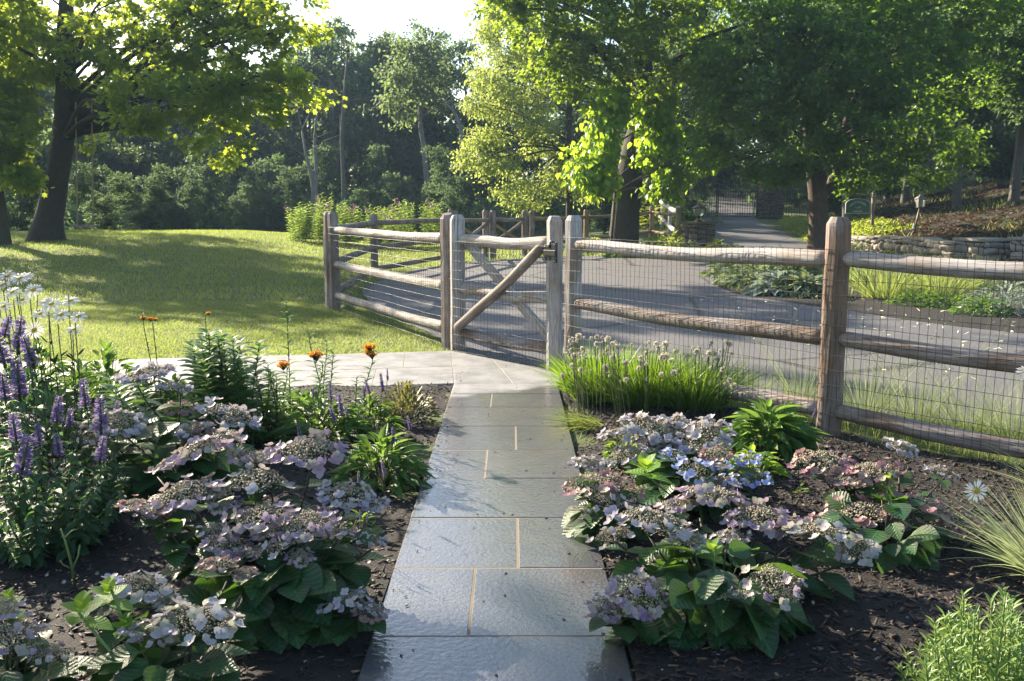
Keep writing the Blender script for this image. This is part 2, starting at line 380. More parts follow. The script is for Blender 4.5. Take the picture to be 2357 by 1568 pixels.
BLUE=bluestone(); GROUT=plain('grout',(.23,.185,.135),.9,bump=.5,bs=200)
rows_px=[1760,1600,1483,1323,1205,1113,1046,991,946,915,890]
yr=[G(1178,y)[1] for y in rows_px]; yr=[.2,.75,1.35]+[y for y in yr if y>1.75]
splits={1483:1086,1323:1192,1205:None,1113:1118,1046:1187,991:None,946:1130,1600:None}
mb=MB()
def slab(mb,poly,z0,z1,a):
    """poly: ccw list of xy; slab with small chamfer"""
    p=np.array(poly,float); n=len(p); c=p.mean(0); q=c+(p-c)*(1-.006/np.linalg.norm(p-c,axis=1,keepdims=True))
    v=np.concatenate([np.column_stack([p,np.full(n,z0)]),np.column_stack([p,np.full(n,z1-.004)]),np.column_stack([q,np.full(n,z1)])])
    i=np.arange(n); j=(i+1)%n
    mb.add(v,[np.stack([i,j,n+j,n+i],-1),np.stack([n+i,n+j,2*n+j,2*n+i],-1),(2*n+i)[None]],0,a,smooth=False)
gp=.0035
for k in range(len(yr)-1):
    y0,y1=yr[k]+gp,yr[k+1]-gp; px=None
    for yy,sx in splits.items():
        if sx and abs(G(1178,yy)[1]-yr[k])<.02: px=G(sx,(yy+{1483:1323,1323:1205,1113:1046,1046:991,946:915}.get(yy,yy))/2 if yy!=1483 else 1400)[0]
    cuts=[XL,XR] if px is None else [XL,px,XR]
    if k in(0,2): cuts=[XL,.1,XR]
    if k in(1,): cuts=[XL,-.15,XR]
    for a,b in zip(cuts[:-1],cuts[1:]):
        x0=a+(gp if a!=XL else 0); x1=b-(gp if b!=XR else 0)
        slab(mb,[(x0,y0),(x1,y0),(x1,y1),(x0,y1)],-.03,.03+R.uniform(-.0015,.0015),R.uniform())
# landing slabs at the gate and the branch path to the left
gl=G(1050,816);gr=G(1290,862);u=(gr-gl)[:2]; u=u/np.linalg.norm(u); nn=np.array([-u[1],u[0]])
ytop=yr[-1]
back=[np.array([-7.5,8.6]),np.array([-5.2,8.85]),np.array([-3.1,9.25]),np.array([-1.9,9.42]),gl[:2]-u*.1]
front=[np.array([-7.5,7.1]),np.array([-5.0,7.05]),np.array([-3.0,7.35]),np.array([-1.7,7.62]),np.array([XL,yr[-1]])]
L=[]
for a,b in zip(front,back): L.append([a+(b-a)*s for s in(0,.47,1)])
for i in range(len(L)-1):
    for k in range(2):
        q=[L[i][k],L[i+1][k],L[i+1][k+1],L[i][k+1]]
        def splitq(q,s):
            a=q[0]+(q[1]-q[0])*s; b=q[3]+(q[2]-q[3])*s; return [q[0],a,b,q[3]],[a,q[1],q[2],b]
        for qq in splitq(q,.35+.3*R.uniform()):
            p=np.array(qq); c=p.mean(0); p=c+(p-c)*.994; slab(mb,p,-.03,.03,R.uniform())
gl2=gl[:2]-u*.1; gr2=gr[:2]+u*.0
e1=[np.array([XL,ytop+.006]),np.array([XR+.02,ytop+.006]),gr2,gl2]
mid=(e1[0]+e1[3])/2; midr=(e1[1]+e1[2])/2; m1=e1[0]*.45+e1[1]*.55; m2=e1[3]*.6+e1[2]*.4; mc=mid*.52+midr*.48
for q in ([e1[0],m1,mc,mid],[m1,e1[1],midr,mc],[mid,mc,m2,e1[3]],[mc,midr,e1[2],m2]):
    p=np.array(q); c=p.mean(0); slab(mb,c+(p-c)*.993,-.03,.03,R.uniform())
g0=[(XL+.004,.2),(XR-.004,.2),(XR-.004,ytop),(gr2[0],gr2[1]-.004),(gl2[0],gl2[1]-.004)]+[tuple(b*.999) for b in back[:-1][::-1]]+[tuple(f*1.001) for f in front]
g0=np.array(g0); mb.add(np.column_stack([g0,np.full(len(g0),.0284)]),[np.arange(len(g0))[None]],1,smooth=False)
mb.build('stone_path',[BLUE,GROUT],kind='structure')
# mulch beds ------------------------------------------------------
def mulch():
    t=NT('mulch'); g=t.geo(); b=t.noise(t.scale(g,1,1,1),38,5,.75,1.2); c=t.noise(g,150,3)
    col=t.ramp(b,[(.35,(.004,.003,.003)),(.55,(.013,.009,.008)),(.75,(.036,.022,.017))])
    t.pbr(col,.85,t.bump(t.math('ADD',b,c),1,.02)); return t.m
MUL=mulch(); CHIP=NT('bark_chip'); CHIP.pbr(CHIP.ramp(CHIP.att(),[(0,(.005,.004,.004)),(.55,(.022,.013,.010)),(.85,(.065,.035,.022)),(1,(.20,.12,.075))]),.75,CHIP.bump(CHIP.noise(CHIP.geo(),90,3),.6,.003)); CHIP=CHIP.m
mound=lambda x,y:.025*np.sin(x*5+y*3)*np.sin(y*4-x)+.03*ss(0,.5,np.abs(x-(XL+XR)/2)-.46)
bedL=[(XL-.002,.3),(XL-.002,ytop-.02)]+[tuple(f+np.array([0,-.012])) for f in front[::-1]][1:]+[(-7.5,.3)]
fC=G(1318,869); fD=G(1905,1012); fE=np.array([fD[0]+.66*2.7,fD[1]-.75*2.7,0])
bedR=[(XR+.002,.3),(6.5,.3),(6.5,1.6),(fE[0],fE[1]),(fD[0]+.05,fD[1]+.12),(fC[0],fC[1]+.1),(gr2[0]+.02,gr2[1]-.05),(XR+.022,ytop)]
sheet('left_planting_bed',bedL,.012,MUL,.12,mound,edge=False)
sheet('right_planting_bed',bedR,.012,MUL,.12,mound,edge=False)
def chips(poly,n,smin,smax,zl,near=True):
    P_=[];
    pa=np.array([p[:2] for p in poly]); x0,y0=pa.min(0); x1,y1=pa.max(0)
    x=R.uniform(x0,x1,n*6); y=y0+(y1-y0)*R.uniform(0,1,n*6)**(1.5 if near else 1)
    m=inside(x,y,pa)&(np.abs(x)<y*.8+.6); x=x[m][:n];y=y[m][:n]
    return np.column_stack([x,y,H(x,y)+zl+mound(x,y)])
BOXT=(np.array([[x*.5,y*.5+.5,z*.5] for z in(-1,1) for y in(-1,1) for x in(-1,1)],float)*[1,1,1],[np.array([[0,2,3,1],[4,5,7,6],[0,1,5,4],[2,6,7,3],[0,4,6,2],[1,3,7,5]])],np.zeros((8,2)))
def put_chips(name,poly,n):
    mb=MB(); p=chips(poly,n,0,0,.016); k=len(p)
    d=unit(rnd(k)*[1,1,.28]); nr=unit(rnd(k)*[.5,.5,0]+[0,0,1]); tv=BOXT[0]*[.22,1,.10]
    scatter(mb,(tv,BOXT[1],BOXT[2]),p,d,nr,R.uniform(.012,.042,k),0,R.uniform(0,1,k)**1.6,wid=R.uniform(.6,1.6,k))
    mb.build(name,CHIP,kind='stuff')
put_chips('bark_chips',bedL,15000); put_chips('bark_chips',bedR,21000)
# bed beyond the driveway, and its mulch edge
isl=[T(*p) for p in [(1652,664),(1700,683),(1850,706),(1950,720),(2080,741),(2200,757),(2357,774)]]+[np.array([14.2,11.4,0]),np.array([14.5,17.5,0]),np.array([12.9,22.5,0])]+[T(*p) for p in [(2100,610),(1960,600),(1890,588),(1800,598),(1722,613),(1666,631)]]
sheet('far_planting_bed',isl,.035,MUL,.4)
strip=[(fC[0]+.05,fC[1]+.12)]+[tuple(T(*p)[:2]+np.array([0,-.03])) for p in drive_px[10:]]+[(fE[0]+.9,fE[1]+.05),(fE[0],fE[1]+.02),(fD[0]+.05,fD[1]+.14)]
# gravel strip under the gate
GRAV=NT('gravel'); gg=GRAV.n('TexVoronoi',Vector=GRAV.geo(),Scale=70.); GRAV.pbr(GRAV.ramp(gg.outputs['Color'],[(0,(.03,.03,.035)),(.6,(.12,.12,.13)),(1,(.3,.3,.32))]),.8,GRAV.bump(gg.outputs['Distance'],1,.02)); GRAV=GRAV.m
gpv=[gl2+nn*.005,gr2+nn*.005+u*.15,gr2+nn*.42+u*.15,gl2+nn*.30]
sheet('gravel',gpv,.036,GRAV,.3)
# grass blades
GRASS=leafmat('grass_blade',(.050,.095,.022),(.145,.21,.046),.5,.5,(.46,.56,.12),c3=(.30,.27,.12))
def lawn_pts(n,x0,x1,y0,y1,pw=1.):
    x=R.uniform(x0,x1,n); y=y0+(y1-y0)*R.uniform(0,1,n)**pw
    m=(np.abs(x)<y*.60+.6); x=x[m];y=y[m]
    m=~inside(x,y,poly)&~inside(x,y,bedL)&~inside(x,y,g0)&~inside(x,y,bedR); x=x[m];y=y[m]
    return np.column_stack([x,y,H(x,y)])
mb=MB()
for (n,a,hh,ww) in ((150000,(-11,-.45,8.3,15,1.3),.042,.005),(95000,(-19,-1.2,15,40,1.0),.075,.013)):
    p=lawn_pts(n,*a); k=len(p)
    clump=.5+.5*np.sin(p[:,0]*2.3+np.sin(p[:,1]*1.9)*2)*np.sin(p[:,1]*2.7+p[:,0])
    blades(mb,p,unit(rnd(k)*[.5,.5,0]+[0,0,1]),hh*(.55+.6*R.uniform(size=k)+.35*clump),ww,rnd(k)*[.03,.03,0]-[0,0,.008],2,a=np.clip(.05+.22*R.normal(size=k)+.45*clump+.35*(np.sin(p[:,0]*.9+p[:,1]*.35)*np.sin(p[:,1]*.8-p[:,0]*.3)>.35),0,1))
mb.build('lawn_grass',GRASS,kind='stuff')
mb=MB(); p=lawn_pts(26000,-1,17,15,34,1.); p=p[p[:,0]<np.interp(p[:,1],*XB)]; k=len(p)
blades(mb,p,unit(rnd(k)*[.4,.4,0]+[0,0,1]),R.uniform(.06,.16,k),.016,rnd(k)*[.04,.04,0],2)
mb.build('verge_grass',GRASS,kind='stuff')
# rough grass strip between fence and driveway
mb=MB(); x=R.uniform(0,6,60000); y=R.uniform(2,9,60000); m=inside(x,y,strip); p=np.column_stack([x[m],y[m],x[m]*0])[:5200]; k=len(p)
blades(mb,p,unit(rnd(k)*[.6,.6,0]+[0,0,1]),R.uniform(.05,.16,k),.004,rnd(k)*[.07,.07,0],3)
mb.build('strip_grass',GRASS,kind='stuff')
# ---------------------------------------------------------------- rail fences
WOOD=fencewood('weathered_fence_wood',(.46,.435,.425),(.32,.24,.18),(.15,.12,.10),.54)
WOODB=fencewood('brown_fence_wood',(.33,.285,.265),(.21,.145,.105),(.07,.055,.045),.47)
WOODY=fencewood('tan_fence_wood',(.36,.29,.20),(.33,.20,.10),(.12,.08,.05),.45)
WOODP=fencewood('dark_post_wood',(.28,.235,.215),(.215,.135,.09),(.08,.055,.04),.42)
WIRE=plain('black_wire',(.012,.013,.022),.5,var=.1)
IRON=plain('black_iron',(.010,.010,.011),.45,var=.1)
def post(name,par,p,top,r=.078,mat=None,base=-.05,lean=(0,0)):
    mb=MB(); hs=np.array([base,.02,.25,.5,.75,1.0,1.25,top-.06,top-.045,top]); z0=p[2]
    pts=np.array([[p[0]+lean[0]*h,p[1]+lean[1]*h,z0+h] for h in hs]); rr=np.array([r*1.03]*3+[r]*4+[r*.99,r*.97,r*.66])
    sides=12; pts=pts+np.concatenate([R.normal(0,.0025,(len(pts),2)),np.zeros((len(pts),1))],1)
    # flattened faces on two sides
    tube(mb,pts,rr,9,0,jit=.006,facet=.55,smooth=False); return mb.build(name,mat or WOOD,par)
def rail(name,par,a,b,r=.056,mat=None,taper=True,r2=None):
    a=np.array(a,float);b=np.array(b,float); n=15; t=np.linspace(0,1,n); r2=r if r2 is None else r2
    L_=np.linalg.norm(b-a); e=.055/L_; t=np.unique(np.concatenate([[0,e*.45,e],np.linspace(e*1.6,1-e*1.6,n),[1-e,1-e*.45,1]]))
    pts=a+(b-a)*t[:,None]; pts[:,2]+=(-.022*np.sin(t*math.pi)+.006*np.sin(t*9+a[0]))
    rr=(r+(r2-r)*t)*(1+.03*np.sin(t*11+a[1]*3))
    if taper: rr[0]*=.45; rr[1]*=.78; rr[-1]*=.45; rr[-2]*=.78
    mb=MB(); tube(mb,pts,rr,13,0,jit=.004,facet=.5); return mb.build(name,mat or WOOD,par)
def wiremesh(par,a,b,top,bot=.02,off=(0,0),dv=.051,dh=.1,r=.0018):
    a=np.array(a[:2],float)+off;b=np.array(b[:2],float)+off; L_=np.linalg.norm(b-a); d=(b-a)/L_; nrm=np.array([-d[1],d[0]]); mb=MB()
    k=int(L_/dv); A=[];B=[]
    wob=lambda s,z:.008*math.sin(s*7+z*5)+.005*math.sin(s*19)
    for i in range(k+1):
        s=i*dv; zs=[bot-R.uniform(0,.03),.45,.9,top]
        js=[s+R.normal(0,.0035) for _ in zs]
        for q in range(3):
            p0=a+d*js[q]+nrm*wob(js[q],zs[q]); p1=a+d*js[q+1]+nrm*wob(js[q+1],zs[q+1]); A.append([*p0,zs[q]]);B.append([*p1,zs[q+1]])
    z=top
    while z>bot:
        ss_=np.linspace(0,L_,12); zz=z+R.normal(0,.0025,12)
        for q in range(11):
            p0=a+d*ss_[q]+nrm*wob(ss_[q],z); p1=a+d*ss_[q+1]+nrm*wob(ss_[q+1],z); A.append([*p0,zz[q]]);B.append([*p1,zz[q+1]])
        z-=dh
    tubes(mb,A,B,r); return mb.build('wire_mesh',WIRE,par)
fA=G(772,712); fB=G(1032,803)
RH=(1.235,.705,.225)
# left run
f=thing('rail_fence','grey three rail fence with wire mesh on the lawn left of the gate','fence',fA,'rail fences along the garden')
post('post',f,fA,1.5,.082,WOODB); post('post',f,fB,1.5,.08,WOODB)
for h,d in zip(RH,(0,0,.02)): rail('rail',f,(fA[0]+.03,fA[1],h-.0),(fB[0]-.03,fB[1]+.05,h+d),.057,WOOD)
dv_=unit((fB-fA)[:2]); off=np.array([dv_[1],-dv_[0]])*.085
off=-off if off[1]>0 else off
wiremesh(f,fA,fB,1.27,off=off)
# right run
f=thing('rail_fence','long grey three rail fence with wire mesh right of the gate','fence',fC,'rail fences along the garden')
post('post',f,fC,1.5,.08,WOOD); post('post',f,fD,1.51,.082,WOODP); post('post',f,fE,1.5,.08,WOOD)
for (a,b) in ((fC,fD),(fD,fE)):
    dd=unit((b-a)); n2=np.array([dd[1],-dd[0],0]); n2=-n2 if n2[1]>0 else n2
    for q,h in enumerate(RH):
        h2=h-.015*(q==2)
        rail('rail',f,a+dd*.055+[0,0,h2]+n2*.02,b-dd*.06+[0,0,h2-.005]+n2*.0,.053,(WOOD,WOODB,WOOD)[q] if a is fC else (WOOD,WOODB,WOODB)[q],r2=.060)
    wiremesh(f,a-dd*.05,b,1.30,off=n2[:2]*.088)
for q,h in enumerate(RH): 
    pass
# gate
ga=G(1055,811); gb=G(1275,857); gd=unit(gb-ga); gn=np.array([gd[1],-gd[0],0]); gn=-gn if gn[1]>0 else gn
g_=thing('garden_gate','rustic round timber gate with crossed braces and wire mesh','gate',ga)
post('stile',g_,ga,1.49,.081,WOOD,.035); post('stile',g_,gb,1.49,.078,WOOD,.035)
for q,h in enumerate((1.235,.71,.225)): rail('rail',g_,ga+gd*.05+[0,0,h]-gn*.01,gb-gd*.05+[0,0,h]-gn*.01,(.06,.058,.055)[q],WOOD if q<2 else WOODB)
rail('brace',g_,ga+gd*.06+gn*.075+[0,0,.27],gb-gd*.09+gn*.075+[0,0,1.20],.052,WOODB,r2=.05)
mb=MB(); a=ga+gd*.08+[0,0,1.19]-gn*.075; b=gb-gd*.06+[0,0,.25]-gn*.075
dd=unit(b-a); up=np.cross(gn,dd); vv=[]
for pnt,e in((a,-1),(b,1)):
    for s1 in(-1,1):
        for s2 in(-1,1): vv.append(pnt+up*.05*s1+gn*.018*s2)
mb.add(vv,[np.array([[0,1,3,2],[4,6,7,5],[0,4,5,1],[2,3,7,6],[0,2,6,4],[1,5,7,3]])],0,.5,np.array([[0,0],[.05,0],[.1,0],[.15,0],[0,1.3],[.05,1.3],[.1,1.3],[.15,1.3]]),smooth=False)
mb.build('brace',WOOD,g_)
wiremesh(g_,ga-gd*.02,gb+gd*.03,1.21,.05,off=(gn*.098)[:2])
def R3(gd_): 
    return math.atan2(gd_[1],gd_[0])
lt=MB(); rz=R3(gd); zc=1.15
box(lt,gb+gn*.083+[0,0,zc+.045]-gd*.01,(.085,.012,.06),rz,0,.003); box(lt,gb+gn*.083+[0,0,zc-.04]-gd*.01,(.085,.012,.06),rz,0,.003)
box(lt,gb+gn*.100+gd*.045+[0,0,zc],(.17,.03,.055),rz,0,.005); box(lt,gb+gn*.085+gd*.105+[0,0,zc+.005],(.04,.02,.19),rz,0,.004)
tube(lt,[gb+gn*.09+gd*.02+[0,0,zc+.05],gb+gn*.10+gd*.05+[0,0,zc+.11],gb+gn*.09+gd*.09+[0,0,zc+.10]],.007,8)
lt.build('latch',IRON,g_)
STL=plain('steel',(.6,.6,.62),.3,1)
for (s,z) in((-.035,.06),(.018,.06),(-.035,-.055),(.018,-.055),(.105,.08),(.105,-.075)):
    bl=MB(); lathe(bl,gb+gn*.098+gd*s+[0,0,zc+z],[(0,.004),(.006,.003),(.007,0),(.006,-.003),(0,-.004)],8); bl.build('bolt',STL,g_)
# far enclosure behind the lawn
def hz(p,h): return np.array([p[0],p[1],p[2]+h])
def gp_(px,D): r=P(px,500,D); return np.array([r[0],r[1],float(H(r[0],r[1]))])
q0=fA+np.array([-.12,.25,0]); qs=[q0,gp_(860,20),gp_(1037,25.5)]
f=thing('rail_fence','dark backlit three rail fence running behind the lawn to the far gate','fence',q0,'rail fences along the garden')
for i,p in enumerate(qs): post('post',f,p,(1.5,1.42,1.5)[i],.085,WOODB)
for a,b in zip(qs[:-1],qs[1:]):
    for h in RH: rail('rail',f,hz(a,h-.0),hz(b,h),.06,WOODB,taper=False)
g1,g2,g3=qs[2]+[.12,.05,0],gp_(1126,27),gp_(1208,28.3)
f=thing('double_gate','far double timber gate with crossed braces across the driveway','gate',g2)
for p in (g1,g2+[-.11,0,0],g2+[.11,.03,0],g3): post('stile',f,p,1.47,.095,WOODB,0.02)
for a,b in((g1,g2),(g2,g3)):
    for h in(1.2,.42): rail('rail',f,hz(a,h),hz(b,h),.06,WOODB,taper=False)
    rail('brace',f,hz(a,.45),hz(b,1.15),.05,WOODB,taper=False); rail('brace',f,hz(a,1.15)+[0,.08,0],hz(b,.45)+[0,.08,0],.045,WOODY,taper=False)
h0=g3+[.22,.05,0]; hs=[h0,gp_(1349,31.5),gp_(1440,34),gp_(1500,36),gp_(1561,33.5)]
f=thing('rail_fence','sunlit tan two rail fence passing behind the big dark trunk','fence',h0,'rail fences along the garden')
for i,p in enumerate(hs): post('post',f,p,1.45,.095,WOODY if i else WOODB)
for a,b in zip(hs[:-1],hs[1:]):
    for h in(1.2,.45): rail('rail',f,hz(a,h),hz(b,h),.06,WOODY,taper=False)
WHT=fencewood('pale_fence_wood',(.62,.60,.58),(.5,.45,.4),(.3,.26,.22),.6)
k0=hs[-1]; ks=[gp_(1561,34),gp_(1542,38),gp_(1524,43),gp_(1508,48)]
f=thing('rail_fence','pale sunlit rail fence climbing towards the iron gates','fence',ks[0],'rail fences along the garden')
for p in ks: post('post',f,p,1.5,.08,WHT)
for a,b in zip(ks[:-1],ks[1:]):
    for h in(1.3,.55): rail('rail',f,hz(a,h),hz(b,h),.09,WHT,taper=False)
# ---------------------------------------------------------------- stone work
def stonemat(name,c1,c2,moss):
    t=NT(name); g=t.geo(); n=t.noise(g,14,5,.7); col=t.mix(t.att(),c1,c2); col=t.mix(t.ramp(n,[(.35,.6),(.65,0)]),col,tuple(x*.35 for x in c1))
    col=t.mix(t.ramp(t.noise(g,2.2,3),[(.6,0),(.7,.7)]),col,moss); t.pbr(col,.9,t.bump(n,.9,.03)); return t.m
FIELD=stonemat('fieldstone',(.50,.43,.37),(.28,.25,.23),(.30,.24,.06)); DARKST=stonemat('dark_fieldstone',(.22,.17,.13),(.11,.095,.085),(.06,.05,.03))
MORT=plain('dark_mortar',(.05,.045,.04),.95,bump=.6)
def rockface(mb,o,ux,w,h,nrm,sw=.34,sh=.17,depth=.09):
    z=0
    while z<h-.03:
        rh=min(sh*R.uniform(.7,1.4),h-z); 
        if h-z-rh<.06: rh=h-z
        x=0
        while x<w-.02:
            rw=min(sw*R.uniform(.45,1.5),w-x)
            if w-x-rw<.1: rw=w-x
            c=o+ux*(x+rw/2)+np.array([0,0,z+rh/2]); 
            n=4; gu=np.linspace(-1,1,5); U,Vv=np.meshgrid(gu,gu)
            pr=(1-np.abs(U)**9)*(1-np.abs(Vv)**9); W=pr*depth*R.uniform(.5,1.0)+R.normal(0,.006,U.shape)*(pr>0)-.004*(pr<=0)
            pts=c+ux*((U*(rw/2-.014)*(1-.10*(np.abs(Vv)>.9)*R.uniform(0,1,U.shape)))[...,None])+np.array([0,0,1.])*((Vv*(rh/2-.012)+.03*np.sin(x*3.1+z*5+U)*(1-.12*(np.abs(U)>.9)*R.uniform(0,1,U.shape)))[...,None])+nrm*W[...,None]
            f_=grid_faces(5,5)
            if np.dot(np.cross(ux,[0,0,1]),nrm)<0: f_=f_[:,::-1]
            mb.add(pts.reshape(-1,3),[f_],0,R.uniform(),smooth=True)
            x+=rw
        z+=rh
def rockblock(mb,c,w,d,h,rz,sw=.34,sh=.17,mort=1,depth=.07):
    ux=np.array([math.cos(rz),math.sin(rz),0]); uy=np.array([-math.sin(rz),math.cos(rz),0]); c=np.array(c,float)
    box(mb,c+[0,0,h/2-.1],(w-.01,d-.01,h+.18),rz,mort)
    for (o,uu,ww,nn_) in((c-ux*w/2-uy*d/2,ux,w,-uy),(c+ux*w/2+uy*d/2,-ux,w,uy),(c-ux*w/2+uy*d/2,-uy,d,-ux),(c+ux*w/2-uy*d/2,uy,d,ux)):
        rockface(mb,o,uu,ww,h,nn_,sw,sh,depth)
# retaining wall
w0=P(2215,590,24.6); w0[2]=float(H(w0[0]-.6,w0[1])); w1=P(1950,560,31.5); w1[2]=float(H(w1[0]-1.,w1[1]))
wa=thing('stone_wall','low sunlit dry stone wall holding up the shaded bank','wall',w0)
mb=MB(); dd=(w1-w0); L_=np.linalg.norm(dd[:2]); rz=math.atan2(dd[1],dd[0]); n=5
for i in range(n):
    c=w0+dd*(i+.5)/n; zb=w0[2]+(w1[2]-w0[2])*(i+.5)/n; rockblock(mb,(c[0],c[1],zb),L_/n-.0,.5,(.54,.58,.56,.50,.46)[i]+.02,rz,.42,.2,depth=.12)
mb.build('wall_face',[FIELD,MORT],wa)
mb=MB(); s=0
while s<L_-.1:
    w=R.uniform(.35,.8); w=min(w,L_-s); c=w0+dd*(s+w/2)/L_; i=min(4,int(s/L_*n)); hh=(.54,.58,.56,.50,.46)[i]
    box(mb,(c[0],c[1],w0[2]+(w1[2]-w0[2])*s/L_+hh+.05),(w-.02,.56,R.uniform(.06,.1)),rz+R.normal(0,.02),0,.02,a=R.uniform()); s+=w
mb.build('capstone',FIELD,wa)
def pier(name,label,c,w,h,rz,mat,cat='pier',cap=.08,capmat=None,group=None,**k):
    t_=thing(name,label,cat,c,group); mb=MB(); rockblock(mb,c,w,w,h,rz,**k); mb.build('column',[mat,MORT],t_)
    mb=MB(); box(mb,(c[0],c[1],c[2]+h+cap/2+.002),(w+.12,w+.12,cap),rz,0,.012); mb.build('capstone',capmat or mat,t_); return t_
def gpt(px,D,extra=0): r=P(px,500,D); return np.array([r[0],r[1],float(H(r[0]-extra,r[1]))])
c=gpt(2268,23.9,1.5); pier('stone_pier','square shaded stone pier at the near end of the low wall',c,.95,.68,rz+.25,FIELD,group='stone piers by the bank')
c=gpt(2402,22.6,2.5); pier('stone_pier','stone pier cut off by the right edge of the photo',c,.95,.74,rz+.25,FIELD,group='stone piers by the bank')
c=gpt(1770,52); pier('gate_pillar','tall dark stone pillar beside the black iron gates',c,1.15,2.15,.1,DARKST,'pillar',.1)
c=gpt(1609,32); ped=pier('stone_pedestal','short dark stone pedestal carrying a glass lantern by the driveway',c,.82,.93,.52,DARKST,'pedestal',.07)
PEDTOP=np.array([c[0],c[1],c[2]+1.005])
GLASS=NT('lantern_glass'); _b=GLASS.pbr((.75,.78,.7),.15); _b.inputs['Transmission Weight'].default_value=.7; GLASS=GLASS.m
BRASS=plain('dark_brass',(.10,.075,.04),.5,.6)
def lantern(label,c,r,h,sides,tilt=0):
    l=thing('lantern',label,'lantern',c); mb=MB()
    lathe(mb,c,[(r*.55,0),(r*.5,h*.04),(r*.2,h*.07),(r*.15,h*.22),(r*.45,h*.25),(r*.5,h*.28),(0,h*.28)],16); mb.build('base',BRASS,l)
    mb=MB(); lathe(mb,c,[(r*.5,h*.28),(r*.85,h*.42),(r*.97,h*.62),(r*.9,h*.68)],sides,smooth=False); mb.build('glass',GLASS,l)
    mb=MB()
    for i in range(sides):
        a=i/sides*2*math.pi; tube(mb,[c+np.array([math.cos(a)*q*r,math.sin(a)*q*r,z*h]) for q,z in((.5,.28),(.86,.42),(.99,.62),(.93,.68))],r*.045,5)
    lathe(mb,c,[(r*.9,h*.68),(r*1.12,h*.68),(r*1.1,h*.71),(r*.6,h*.84),(r*.25,h*.9),(r*.15,h*.96),(r*.02,h)],sides); mb.build('frame',BRASS,l)
    mb=MB(); lathe(mb,c,[(0,h*.28),(r*.09,h*.28),(r*.09,h*.5),(0,h*.52)],8); mb.build('candle',plain('cream',(.6,.55,.4),.5),l)
    return l
lantern('clear glass lantern standing on the dark stone pedestal',PEDTOP,.24,.66,8)
# lamp post on the bank
c=gpt(2105,29.8); l=thing('lamp_post','slender leaning lamp post with square lantern behind the stone wall','lamp post',c); mb=MB()
top=P(2118,476,29.8); tube(mb,[c-[0,0,.1],c+(top-c)*.5,top],.035,8); mb.build('pole',plain('dull_red_paint',(.16,.07,.07),.5),l)
mb=MB(); 
for dx in(-1,1):
    for dy in(-1,1): tube(mb,[top+[dx*.09,dy*.09,0],top+[dx*.125,dy*.125,.26]],.012,4)
mb_=mb; v8=[top+[dx*q,dy*q,z] for q,z in((.16,.26),(.03,.38)) for dx,dy in((-1,-1),(1,-1),(1,1),(-1,1))]
mb.add(v8,[np.array([[0,1,5,4],[1,2,6,5],[2,3,7,6],[3,0,4,7],[4,5,6,7],[3,2,1,0]])],0,.5,smooth=False); tube(mb,[top+[0,0,.38],top+[0,0,.45]],[.02,.005],6); box(mb,top-[0,0,.01],(.2,.2,.02)); mb.build('frame',plain('grey_metal',(.22,.22,.2),.5,.4),l)
mb=MB(); v8=[top+[dx*q,dy*q,z] for q,z in((.085,.01),(.12,.255)) for dx,dy in((-1,-1),(1,-1),(1,1),(-1,1))]
mb.add(v8,[np.array([[0,1,5,4],[1,2,6,5],[2,3,7,6],[3,0,4,7]])],0,.5,smooth=False); mb.build('glass',GLASS,l)
mb=MB(); box(mb,c+(top-c)*.28+[-.06,-.03,0],(.06,.05,.14),0,0,.008); mb.build('outlet_box',plain('pale_green_plastic',(.5,.62,.56),.5),l)
# green sign
s0=gpt(2010,32.3); PX=32.3; top=P(2010,446,PX); s_=thing('hanging_sign','green arched hanging sign with pale lettering on a brown post','sign',s0)
mb=MB(); tube(mb,[s0-[0,0,.2],top+[0,0,.1]],.062,4); mb.build('post',WOODB,s_); mb=MB()
SGN=plain('green_paint',(.012,.07,.045),.4,var=.1); CRM=plain('pale_sign_paint',(.42,.45,.38),.6,var=.05)
cc=P(1974.5,476,PX-.05); hw=.44
arm=MB(); tube(arm,[P(1936,448,PX),P(2010,448,PX)],.03,4); arm.build('arm',WOODB,s_)
def outline(w,h0,h1):
    pts=[(-w,h0),(w,h0),(w,h1)]
    for i in range(1,13): a=math.pi*i/13; pts.append((w*math.cos(a),h1+.17*math.sin(a)*(w/.4)))
    pts.append((-w,h1)); return pts
def plate(mb,o,c,y0,y1,mat=0):
    n=len(o); v=[(c[0]+x,c[1]+y0,c[2]+z) for x,z in o]+[(c[0]+x,c[1]+y1,c[2]+z) for x,z in o]; i=np.arange(n); j=(i+1)%n
    mb.add(v,[i[None],(i[::-1]+n)[None],np.stack([j,i,n+i,n+j],-1)],mat,smooth=False)
mb=MB(); plate(mb,outline(hw,-.24,.10),cc,-.02,.02); mb.build('rim',CRM,s_)
mb=MB(); plate(mb,outline(hw-.022,-.218,.095),cc,-.024,.024); mb.build('panel',SGN,s_)
mb=MB(); tubes(mb,[cc+[-.3,0,.18],cc+[.3,0,.18]],[cc+[-.3,0,.42],cc+[.3,0,.42]],.006); mb.build('chain',IRON,s_)
def text(name,body,loc,size,par,mat,rz=0,ry=0):
    cu=bpy.data.curves.new(name,'FONT'); cu.body=body; cu.size=size; cu.align_x='CENTER'; cu.align_y='CENTER'; cu.extrude=.002; cu.offset=.0015
    to=bpy.data.objects.new(name,cu); COL.objects.link(to); dg=bpy.context.evaluated_depsgraph_get(); me=bpy.data.meshes.new_from_object(to.evaluated_get(dg)); bpy.data.objects.remove(to)
    Mx=Matrix.Translation(Vector(loc))@Euler((0,ry,0)).to_matrix().to_4x4()@Euler((math.pi/2,0,0)).to_matrix().to_4x4(); me.transform(Matrix.Translation(-par.location)@Mx)
    me.materials.clear(); me.materials.append(mat); return me
import bmesh
bmm=bmesh.new(); word='MOSSFLOWER'
